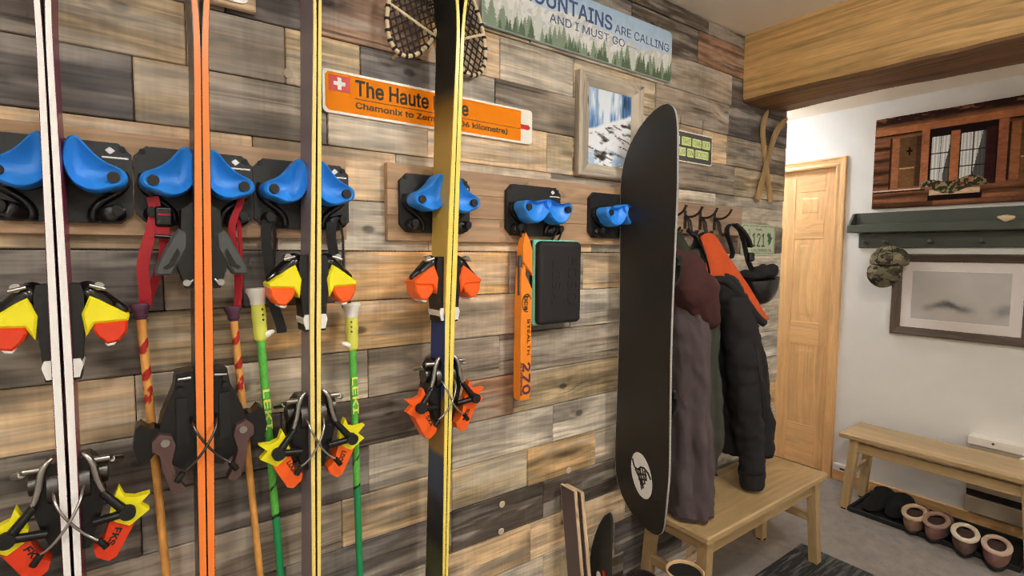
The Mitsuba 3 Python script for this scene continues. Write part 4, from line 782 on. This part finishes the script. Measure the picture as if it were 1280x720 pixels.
part(t, 'strap', ribbon(smoothpath([hc + [-.04, -.02, .03], (2.265, -.12, 1.47), (2.235, -.105, 1.575), (2.20, -.09, 1.612), (2.168, -.082, 1.600), (2.160, -.095, 1.54), (2.150, -.11, 1.46)], 40), (.35, 1, 0), .026, .003), BLKS, smooth=40)
part(t, 'strap', ribbon(smoothpath([(2.19, -.10, 1.61), (2.245, -.125, 1.555), (2.27, -.13, 1.51)], 14), (.35, 1, 0), .034, .005), RUBBER, smooth=40)
part(t, 'buckle', rounded(2.255, 2.295, -.145, -.118, 1.445, 1.485, .009), GLOSS, smooth=35)

# ------------------------------------------------------------------ benches
def bench(label, xa, xb, ya, yb, along, h=.45):
    """along = 0: length runs in x; 1: length runs in y"""
    t = thing('bench', label, 'bench')
    def bx_(l0, l1, w0, w1, z0, z1, c=.004): return cham(l0, l1, w0, w1, z0, z1, c) if along == 0 else cham(w0, w1, l0, l1, z0, z1, c)
    l0, l1, w0, w1 = (xa, xb, ya, yb) if along == 0 else (ya, yb, xa, xb)
    wpart(t, 'top', bx_(l0, l1, w0, w1, h - .030, h, .006), along, 10, mt='mat_wood_satin')
    sp = .035; i = .055 if along == 0 else .075
    def leg(l, w, dl, dw):
        P = []
        for z, f in ((0, 1), (h - .030, 0)):
            for a in (-.021, .021):
                for b in (-.020, .020):
                    q = (l + dl * f + a, w + dw * f + b); P.append((q[0], q[1], z) if along == 0 else (q[1], q[0], z))
        return hull(P)
    for l, dl in ((l0 + i, -sp), (l1 - i, sp)):
        for w, dw in ((w0 + .045, -.012), (w1 - .045, .012)):
            k = wpart(t, 'leg', leg(l, w, dl, dw), 2, 10, mt='mat_wood_satin')
            f = leg(l, w, dl, dw); q = (l + dl, w + dw); q = q if along == 0 else (q[1], q[0]); part(k, 'foot_pad', disc((q[0], q[1], .003), (0, 0, 1), .024, .007, 16), RUBBER)
        wpart(t, 'stretcher', bx_(l + dl * .45 - .011, l + dl * .45 + .011, w0 + .05, w1 - .05, .205, .245, .003), 1 - along, 10, mt='mat_wood_satin')
        wpart(t, 'cross_rail', bx_(l - .014, l + .014, w0 + .05, w1 - .05, h - .085, h - .030, .003), 1 - along, 10, mt='mat_wood_satin')
    for w in (w0 + .050, w1 - .050): wpart(t, 'apron', bx_(l0 + i, l1 - i, w - .011, w + .011, h - .105, h - .050, .003), along, 10, mt='mat_wood_satin')
    return t
bench('light oak bench under the hanging coats, against the plank wall', 1.652, 2.624, -.362, -.03, 0)
bench('narrow light oak bench along the white wall, over the shoe tray', 3.290, 3.600, -1.005, -.140, 1)

# ------------------------------------------------------------------ end wall things
t = thing('canvas_print', 'canvas photograph of a rustic brown chalet window with flower box', 'canvas print')
cy0, cz0, cw, ch = -.110, 1.757, .76, .535
def chalet(U, V):
    C = np.zeros(U.shape + (3,)); g_ = n2(U, V, 7, 90, 1, 4); C[:] = (118, 74, 50); C *= (.55 + .9 * g_)[..., None]
    log = np.mod(V + .01 * n2(U, V, 5, 2, 7), .072) / .072; C *= (.55 + .6 * np.clip(np.sin(np.pi * log) * 1.4, 0, 1))[..., None]
    R_ = lambda u0, u1, v0, v1: ((U > u0) & (U < u1) & (V > v0) & (V < v1)).astype(float)
    C = lay(C, (V > .485 + .02 * n2(U, V, 20, 4, 3)).astype(float) * (n2(U, V, 25, 60, 4) > .42), (56, 34, 34)); C = lay(C, R_(0, 1, .430, .470), np.array((190, 116, 72)) ); C *= (1 - .4 * R_(0, 1, .424, .431))[..., None]
    for u0, u1 in ((.080, .232), (.600, .740)):
        C = lay(C, R_(u0, u1, .115, .405), (112, 78, 50)); C = lay(C, R_(u0 + .012, u0 + .048, .115, .405), (180, 110, 70)); C = lay(C, R_(u0, u0 + .010, .11, .41), (60, 38, 30)); C = lay(C, R_(u0 + .05, u1 - .03, .118, .218), (134, 90, 54)); C = lay(C, R_(u0 + .05, u1 - .03, .222, .230), (206, 164, 118)); C = lay(C, R_(u1 - .022, u1, .115, .405), (84, 56, 40)); C = lay(C, R_(u0 + .085, u0 + .112, .318, .330) + R_(u0 + .094, u0 + .102, .300, .345) > 0, (40, 26, 22))
    C = lay(C, R_(.232, .268, .11, .440), (196, 118, 78)); C = lay(C, R_(.268, .560, .100, .425), (40, 26, 26)); C = lay(C, R_(.560, .600, .11, .430), (178, 104, 72)); C = lay(C, R_(.366, .404, .11, .405), (196, 118, 74))
    for u0, u1 in ((.282, .362), (.412, .512)):
        fold = .5 + .5 * np.sin(U * 420 + 3 * n2(U, V, 20, 8, 5)); C = lay(C, R_(u0, u1, .115, .385), (96, 98, 96)); cm = R_(u0, u1, .115, .385) * (np.abs(U - (u0 if u0 < .3 else u0)) < .052 + .10 * np.clip(V - .16, 0, 1) * 1.6 + .3 * np.clip(.15 - V, 0, 1)); C = lay(C, cm, (244, 246, 242)); C *= (1 - .20 * R_(u0, u1, .115, .385) * fold)[..., None]
        for v in (.205, .292): C = lay(C, R_(u0, u1, v - .003, v + .003), (44, 34, 34))
        um = (u0 + u1) / 2; C = lay(C, R_(um - .002, um + .002, .115, .385), (70, 58, 56))
    C = lay(C, R_(.512, .556, .10, .40), (66, 36, 36)); C = lay(C, R_(.28, .50, .058, .088) * 1.0, (222, 184, 144)); C = lay(C, R_(.275, .51, .030, .058), (34, 22, 20))
    fl = (np.abs(V - (.110 + .015 * np.sin(U * 30))) < .035 * np.sqrt(np.clip(1 - ((U - .385) / .15) ** 2, 0, 1))) ; f_ = n2(U, V, 90, 90, 11); C = lay(C, fl.astype(float), (58, 56, 38)); C = lay(C, fl * (f_ > .55), (150, 142, 108)); C = lay(C, fl * (n2(U, V, 70, 70, 14) > .64), (170, 84, 80))
    wdw = R_(.282, .362, .115, .385) + R_(.412, .512, .115, .385); tex = .62 + .42 * n2(U, V, 60, 160, 21, 3) + .40 * n2(U, V, 9, 14, 22, 3); C = np.where(wdw[..., None] > 0, C, (C * .78 + C.mean(-1, keepdims=True) * .12) * tex[..., None])
    C = lay(C, R_(0, .24, .098, .106), (206, 170, 146)); C = lay(C, R_(0, .26, .090, .098), (50, 32, 34)); C *= (1 - .35 * R_(0, .3, .0, .03))[..., None]
    return C
part(t, 'stretcher_frame', cham(L - .030, L, cy0 - cw, cy0, cz0, cz0 + ch, .003), mat('canvas_side', (86, 56, 40), .8))
g, C = grid((L - .0303, cy0 - .001, cz0 + .001), (0, -1, 0), (0, 0, 1), cw - .002, ch - .002, .003, chalet); part(t, 'printed_canvas', g, PRINTM, color=C)
# shelf with a trough
t = thing('wall_shelf', 'dark green wooden wall shelf with a shallow trough, below the canvas', 'shelf')
SG = mat('shelf_green', (70, 74, 64), .5); y1s, y0s = -.010, -1.12
part(t, 'back_panel', cham(L - .018, L, y0s, y1s - .015, 1.612, 1.735, .002), SG); part(t, 'lower_panel', cham(L - .020, L, y0s, -.045, 1.520, 1.610, .004), SG)
part(t, 'trough_floor', cham(L - .098, L - .017, y0s, y1s, 1.612, 1.626, .002), SG); part(t, 'front_lip', cham(L - .110, L - .095, y0s, y1s, 1.612, 1.660, .003), SG)
P = [(0, 1.626), (-.092, 1.626), (-.092, 1.662), (-.030, 1.733), (0, 1.735)]
for y in (y1s - .001, y0s + .012): part(t, 'end_bracket', prism(P, .012, (L - .004, y, 0), (1, 0, 0), (0, 0, 1), (0, -1, 0)), SG)
for y in (-.09, -.20, -.42, -.64, -.86): part(t, 'peg', lathe([(0, 0), (.009, 0), (.007, .02), (.007, .045), (.012, .055), (.010, .062), (0, .063)], (L - .019, y, 1.548), (-1, 0, .2)), SG, smooth=40)
t = thing('shell_ornament', 'small cream shell-like ornament lying at the front of the green shelf', 'ornament')
oc = np.array([L - .125, -.742, 1.668])
part(t, 'body', ruck(blob([(oc + [0, .028, .006], (.010, .006, .006), oc + [0, 0, 0], (.014, .018, .018)), (oc, (.014, .018, .016), oc + [0, -.022, .002], (.010, .012, .010))], .004, 4), .006, 80, 1), mat('shell_cream', (206, 186, 150), .5), smooth=True)
part(t, 'mount', cham(L - .118, L - .108, -.752, -.732, 1.650, 1.668, .002), SG)
# cap
t = thing('cap', 'camouflage baseball cap hanging from the end of the green shelf', 'cap')
cc = np.array([3.600, -.245, 1.445])
crown = trimesh.creation.icosphere(subdivisions=5, radius=1.0); v = np.asarray(crown.vertices).copy(); v[:, 2] = np.where(v[:, 2] < -.25, -.25 + .25 * (v[:, 2] + .25), v[:, 2]); v *= [.078, .098, .088]
crown = trimesh.Trimesh(v + cc + [.0, 0, .0], crown.faces, process=False)
def camo(P):
    a, b, c_ = meshkit.fbm(P * 26, 3, 1), meshkit.fbm(P * 30 + 7, 3, 2), meshkit.fbm(P * 34 + 3, 3, 3); C = np.tile(np.array([120, 112, 90.]), (len(P), 1)); C[a > .55] = (82, 78, 62); C[b > .60] = (150, 138, 114); C[c_ > .60] = (60, 56, 48); return s2l(C)
part(t, 'crown', crown, PRINTM, smooth=True, color=camo(np.asarray(crown.vertices)))
br = sheet(smoothpath([cc + [-.058, .075, -.030], cc + [-.088, .045, -.034], cc + [-.098, 0, -.036], cc + [-.088, -.045, -.034], cc + [-.058, -.075, -.030]], 40), smoothpath([cc + [-.062, .082, -.062], cc + [-.080, .070, -.115], cc + [-.086, 0, -.155], cc + [-.080, -.070, -.115], cc + [-.062, -.082, -.062]], 40), (-.022, 0, .0), .006, 30)
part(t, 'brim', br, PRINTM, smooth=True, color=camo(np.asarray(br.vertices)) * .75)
part(t, 'button', ball(cc + [0, 0, .088], (.008, .008, .004)), RUBBER, smooth=True)
for a in (.4, -.4): part(t, 'seam', tube(np.array([cc + [-.080 * math.cos(q) * math.cos(a), .100 * math.cos(q) * math.sin(a) , .090 * math.sin(q)] for q in np.linspace(-.15, 1.5, 16)]), .0012, 6), RUBBER, smooth=True)
# framed etching
t = thing('framed_etching', 'dark framed faint grey etching with a white mat, under the green shelf', 'picture')
ey0, ey1, ez0, ez1 = -.238, -.858, 1.008, 1.484
def fpiece(a, b, ia, ib):
    def P(p, x): return (x, p[0], p[1])
    R = [np.array([P(o, L), P(o, L - .028), P((o[0] * .8 + i[0] * .2, o[1] * .8 + i[1] * .2), L - .031), P((o[0] * .3 + i[0] * .7, o[1] * .3 + i[1] * .7), L - .022), P(i, L - .018), P(i, L)]) for o, i in ((a, ia), (b, ib))]
    return loft(R)
O = [(ey0, ez0), (ey1, ez0), (ey1, ez1), (ey0, ez1)]; w_ = .046; I = [(ey0 - w_, ez0 + w_), (ey1 + w_, ez0 + w_), (ey1 + w_, ez1 - w_), (ey0 - w_, ez1 - w_)]
for i in range(4): m = fpiece(O[i], O[(i + 1) % 4], I[i], I[(i + 1) % 4]); wpart(t, 'moulding', m, 1 if i % 2 == 0 else 2, 14)
part(t, 'mat', box(L - .012, L - .004, I[1][0] - .003, I[0][0] + .003, I[0][1] - .003, I[2][1] + .003), mat('mat_board', (222, 212, 206), .8))
iw, ih = (I[0][0] - I[1][0]), (I[2][1] - I[0][1])
def etch(U, V):
    C = np.zeros(U.shape + (3,)); C[:] = (192, 186, 180); C *= (.96 + .08 * n2(U, V, 12, 12, 1))[..., None]
    h_ = .055 + .030 * np.exp(-((U - .16) / .06) ** 2) + .02 * n2(U, V, 18, 3, 4); d = np.exp(-((V - h_) / .018) ** 2) * np.clip(1 - np.abs(U - .17) / .13, 0, 1); C = lay(C, np.clip(d * n2(U, V, 40, 60, 3) * 1.7, 0, 1), (70, 70, 72))
    C = lay(C, np.clip(np.exp(-((V - .07 - (U - .38) * .3) / .03) ** 2) * np.clip((U - .34) / .05, 0, 1) * n2(U, V, 40, 60, 8) * .9, 0, 1), (110, 108, 108)); return C
g, C = grid((L - .0123, I[0][0] - .050, I[0][1] + .052), (0, -1, 0), (0, 0, 1), iw - .100, ih - .104, .003, etch); part(t, 'etching', g, PRINTM, color=C)
part(t, 'bevel', cat_([box(L - .0126, L - .0120, I[1][0] + .050, I[0][0] - .050, z - .0015, z + .0015) for z in (I[0][1] + .051, I[2][1] - .051)]), WHITEP)
part(t, 'glass', box(L - .0155, L - .0145, I[1][0] - .002, I[0][0] + .002, I[0][1] - .002, I[2][1] + .002), 'mat_glass') if False else None
# wall box and heater
t = thing('wall_heater', 'low white wall heater box behind the narrow bench', 'heater')
WB = mat('heater_white', (226, 220, 210), .5); HB = mat('heater_beige', (176, 162, 142), .6)
part(t, 'top_cover', cham(L - .075, L, -1.30, -.640, .458, .505, .004), WB); part(t, 'front_panel', cham(L - .066, L - .002, -1.295, -.645, .21, .460, .003), HB); part(t, 'lower_cover', cham(L - .070, L, -1.30, -.642, .085, .170, .003), HB)
part(t, 'grille_gap', box(L - .050, L - .002, -1.295, -.645, .165, .212), RUBBER); part(t, 'screw', disc((L - .0755, -.745, .485), (1, 0, 0), .006, .002, 14), DARKSTEEL)
t = thing('heater_knob', 'round white dial on the low wall heater', 'dial'); put(t, lathe([(0, 0), (.024, 0), (.026, .01), (.022, .028), (.010, .032), (0, .032)], (L - .066, -.872, .43), (-1, 0, 0)), WHITEP, smooth=40)
t = thing('wall_outlet_box', 'small white box with a dark slot, low beside the door casing', 'outlet box')
part(t, 'body', cham(L - .022, L, -.085, .040, .064, .112, .004), WHITEP); part(t, 'slot', box(L - .0232, L - .0215, -.035, -.005, .078, .088), INK)

# ------------------------------------------------------------------ shoe tray and slippers
t = thing('shoe_tray', 'long black boot tray on the carpet under the narrow bench', 'tray')
part(t, 'base', cham(3.298, 3.640, -.928, -.205, .0, .010, .002), RUBBER)
for a in ((3.294, 3.308, -.930, -.205), (3.630, 3.644, -.930, -.205), (3.294, 3.644, -.218, -.203), (3.294, 3.644, -.932, -.918)): part(t, 'rim', cham(*a, .0, .028, .004), RUBBER)
t = thing('black_bundle', 'black folded fabric bundle at the left end of the boot tray', 'bundle')
put(t, ruck(blob([((3.40, -.29, .03), (.07, .05, .018), (3.56, -.30, .06), (.05, .055, .045)), ((3.42, -.40, .03), (.08, .05, .02), (3.57, -.39, .055), (.05, .06, .045))], .012, 12), .03, 14, 3), cloth('cloth_bundle', (28, 28, 29)), smooth=True)
FLE = [mat('fleece_a', (196, 170, 140), .9, sheen=.6), mat('fleece_b', (158, 128, 112), .9, sheen=.6), mat('fleece_c', (224, 208, 182), .9, sheen=.6), mat('fleece_d', (196, 168, 148), .9, sheen=.6)]
SUE = [mat('suede_a', (120, 92, 74), .9, sheen=.4), mat('suede_b', (112, 80, 72), .9, sheen=.4), mat('suede_c', (92, 70, 62), .9, sheen=.4), mat('suede_d', (116, 84, 76), .9, sheen=.4)]
SLIN = mat('slipper_inside', (64, 46, 40), .95)
def slipper(label, x, y, rot, i, sc=1.0):
    t = thing('slipper', label, 'slipper'); ca, sa = math.cos(rot), math.sin(rot)
    def tr(m): m.apply_scale(sc); m.apply_transform(trimesh.transformations.rotation_matrix(rot, [0, 0, 1])); m.apply_translation([x, y, .011]); return m
    a = np.arange(48) * 2 * np.pi / 48
    def foot(k, z, xo=0): return np.c_[.135 * k * np.cos(a) + xo, (.048 + .006 * np.cos(a)) * k * np.sin(a), np.full(48, z)]
    part(t, 'sole', tr(loft([foot(.95, 0), foot(1.0, .004), foot(1.0, .014), foot(.97, .018)])), RUBBER, smooth=40)
    op = np.c_[-.048 + .074 * np.cos(a), .0425 * np.sin(a)]
    R = [foot(.97, .017), foot(1.05, .038), foot(1.03, .058)]
    for f in (.5, 1.0):
        q = foot(1.0, 0)[:, :2] * (1 - f) + op * f; R.append(np.c_[q, .062 + .020 * f ** .7 + .012 * f * np.clip(-np.cos(a), -1, 1) * 0 + np.zeros(48)])
    part(t, 'upper', tr(loft(R, cap=False)), SUE[i], smooth=True)
    part(t, 'footbed', tr(loft([np.c_[op * [1.0, 1] * .98 + [.0, 0], np.full(48, .078)], np.c_[op * .93 + [-.003, 0], np.full(48, .05)], np.c_[op * .9, np.full(48, .030)]], cap=True)), SLIN, smooth=True)
    q = np.c_[op, .082 + .006 * np.cos(a)]; path = np.vstack([q, q[:1]])
    part(t, 'fleece_rim', tr(ruck(tube(path, .0105, 12, caps=False), .004, 90, i)), FLE[i], smooth=True, label='pale fleece rim')
for x, y, rot, i, lab in ((3.400, -.500, .12, 0, 'tan fleece-lined slipper next to the black bundle in the boot tray'), (3.395, -.598, .05, 1, 'brown fleece-lined slipper, second from the black bundle'), (3.360, -.715, .20, 2, 'slipper with the whitest fleece rim, third in the boot tray'), (3.340, -.838, .16, 3, 'pinkish brown fleece-lined slipper at the right end of the boot tray')):
    slipper(lab, x, y, rot, i, 1.08)

# ------------------------------------------------------------------ rug, boots and small boards on the floor
def rug_fn(p, n, uv):
    s_ = smoothstep(.50, .66, mikit.fbm(p.x * 7, p.y * 70)) * .6 + .4 * smoothstep(.45, .8, noise(p.x * 18, p.y * 150))
    return mix([float(q) for q in s2l((52, 52, 52))], [float(q) for q in s2l((98, 97, 95))], s_) * (.8 + .4 * noise(p.x * 300, p.y * 300))
scene['mat_rug'] = {'type': 'twosided', 'b': {'type': 'principled', 'base_color': mikit.proc(rug_fn), 'roughness': .95, 'specular': .1}}
one('rug', cham(1.30, 2.72, -.86, -.215, .0, .005, .002), 'mat_rug', 'dark charcoal mat with grey streaks in front of the coat bench', 'rug')
t = thing('boot', 'black boot with a tan rimmed shaft standing beside the near end of the coat bench', 'boot')
bc = np.array([1.555, -.335])
part(t, 'shaft', lathe([(.050, .05), (.054, .10), (.056, .22), (.060, .335), (.066, .345), (.0665, .352), (.062, .356), (.058, .350), (.055, .30), (.052, .10)], (bc[0], bc[1], 0), n=36), mat('boot_tan', (214, 178, 132), .7), smooth=50, label='tan shaft')
part(t, 'lining', lathe([(.0565, .345), (.055, .30), (.050, .16), (0, .15)], (bc[0], bc[1], 0), n=36), mat('boot_lining', (16, 14, 14), .9), smooth=50)
part(t, 'foot', blob([((bc[0], bc[1], .06), (.055, .055, .055), (bc[0] - .02, bc[1] - .14, .045), (.045, .05, .04)), ((bc[0], bc[1] + .02, .05), .05, (bc[0], bc[1] + .01, .10), .052)], .010, 8), RUBBER, smooth=True)
part(t, 'sole', blob([((bc[0], bc[1] + .02, .012), (.056, .05, .012), (bc[0] - .02, bc[1] - .15, .012), (.050, .05, .012))], .012, 3), BLACK, smooth=True)
t = thing('boot', 'dark ankle boot on the floor between the small board and the tan boot', 'boot')
bc = np.array([1.470, -.215])
part(t, 'shaft', lathe([(.050, .04), (.054, .10), (.056, .20), (.060, .285), (.057, .292), (.050, .285), (.045, .15), (0, .14)], (bc[0], bc[1], 0), n=32), cloth('boot_dark', (44, 34, 34)), smooth=50)
part(t, 'foot', blob([((bc[0], bc[1], .05), (.055, .055, .048), (bc[0] - .02, bc[1] - .13, .040), (.045, .05, .036))], .010, 8), RUBBER, smooth=True)
def leaning(label, x, top, foot, w, th, face_m, edge_pal, name='short_ski'):
    """a flat board leaning on the wall; top, foot = (y, z)"""
    t = thing(name, label, 'ski'); d = np.array([top[0] - foot[0], top[1] - foot[1]]); n_ = int(20); R = []
    for f in np.linspace(0, 1, n_):
        y, z = foot[0] + d[0] * f, foot[1] + d[1] * f; R.append(np.array([[x, y - w / 2, z], [x + th, y - w / 2, z], [x + th, y + w / 2, z], [x, y + w / 2, z]]))
    m = loft(R); wpart(t, 'board', m, 2, edge_pal)
    part(t, 'face', loft([r + [(-.0012 if i else -.0012), 0, 0] if False else np.array([[x - .0012, r[0][1] + .003, r[0][2]], [x + .0006, r[0][1] + .003, r[0][2]], [x + .0006, r[3][1] - .003, r[3][2]], [x - .0012, r[3][1] - .003, r[3][2]]]) for i, r in enumerate(R)]), face_m)
    return t
WF = mat('ski_face_dark', (92, 78, 80), .5)
leaning('small wooden ski leaning on the wall, left one of two below the case', 1.236, (-.060, .638), (-.150, .0), .075, .013, WF, 3)
leaning('small wooden ski leaning on the wall, right one of two below the case', 1.258, (-.066, .632), (-.158, .0), .085, .014, WF, 3)
# small black board with a curved tip
t = thing('kids_snowboard', 'small black pointed board with a white oval and red stripe, low on the wall', 'snowboard')
zz = np.linspace(0, .545, 40); R, Rf = [], []
for z in zz:
    f = z / .545; y = -.215 + .085 * f; w = .052 * (1 if f < .55 else math.sqrt(max(0.003, 1 - ((f - .55) / .45) ** 2.0))); x = 1.300 + .060 * max(0, f - .6) ** 2 / .16
    y = y - .020 * max(0, f - .55) / .45
    R.append(np.array([[x, y - w, z], [x + .008, y - w, z], [x + .008, y + w, z], [x, y + w, z]]))
part(t, 'body', loft(R), mat('kid_base', (30, 32, 30), .4))
def on_kid(poly, z): f = z / .545; return prism(poly, .0008, (1.2998, -.215 + .085 * f, z), (0, -1, 0), np.array([0, .085, .545]) / math.hypot(.085, .545), (-1, 0, 0))
part(t, 'logo_oval', on_kid(np.array([[.014 * math.cos(a) , .036 * math.sin(a)] for a in np.linspace(0, 6.28, 30, endpoint=False)]), .320), WHITEP, label='white oval'); part(t, 'stripe', on_kid(np.array([(.022, -.09), (.032, -.09), (.032, .05), (.022, .05)]), .320), SR, label='red stripe')
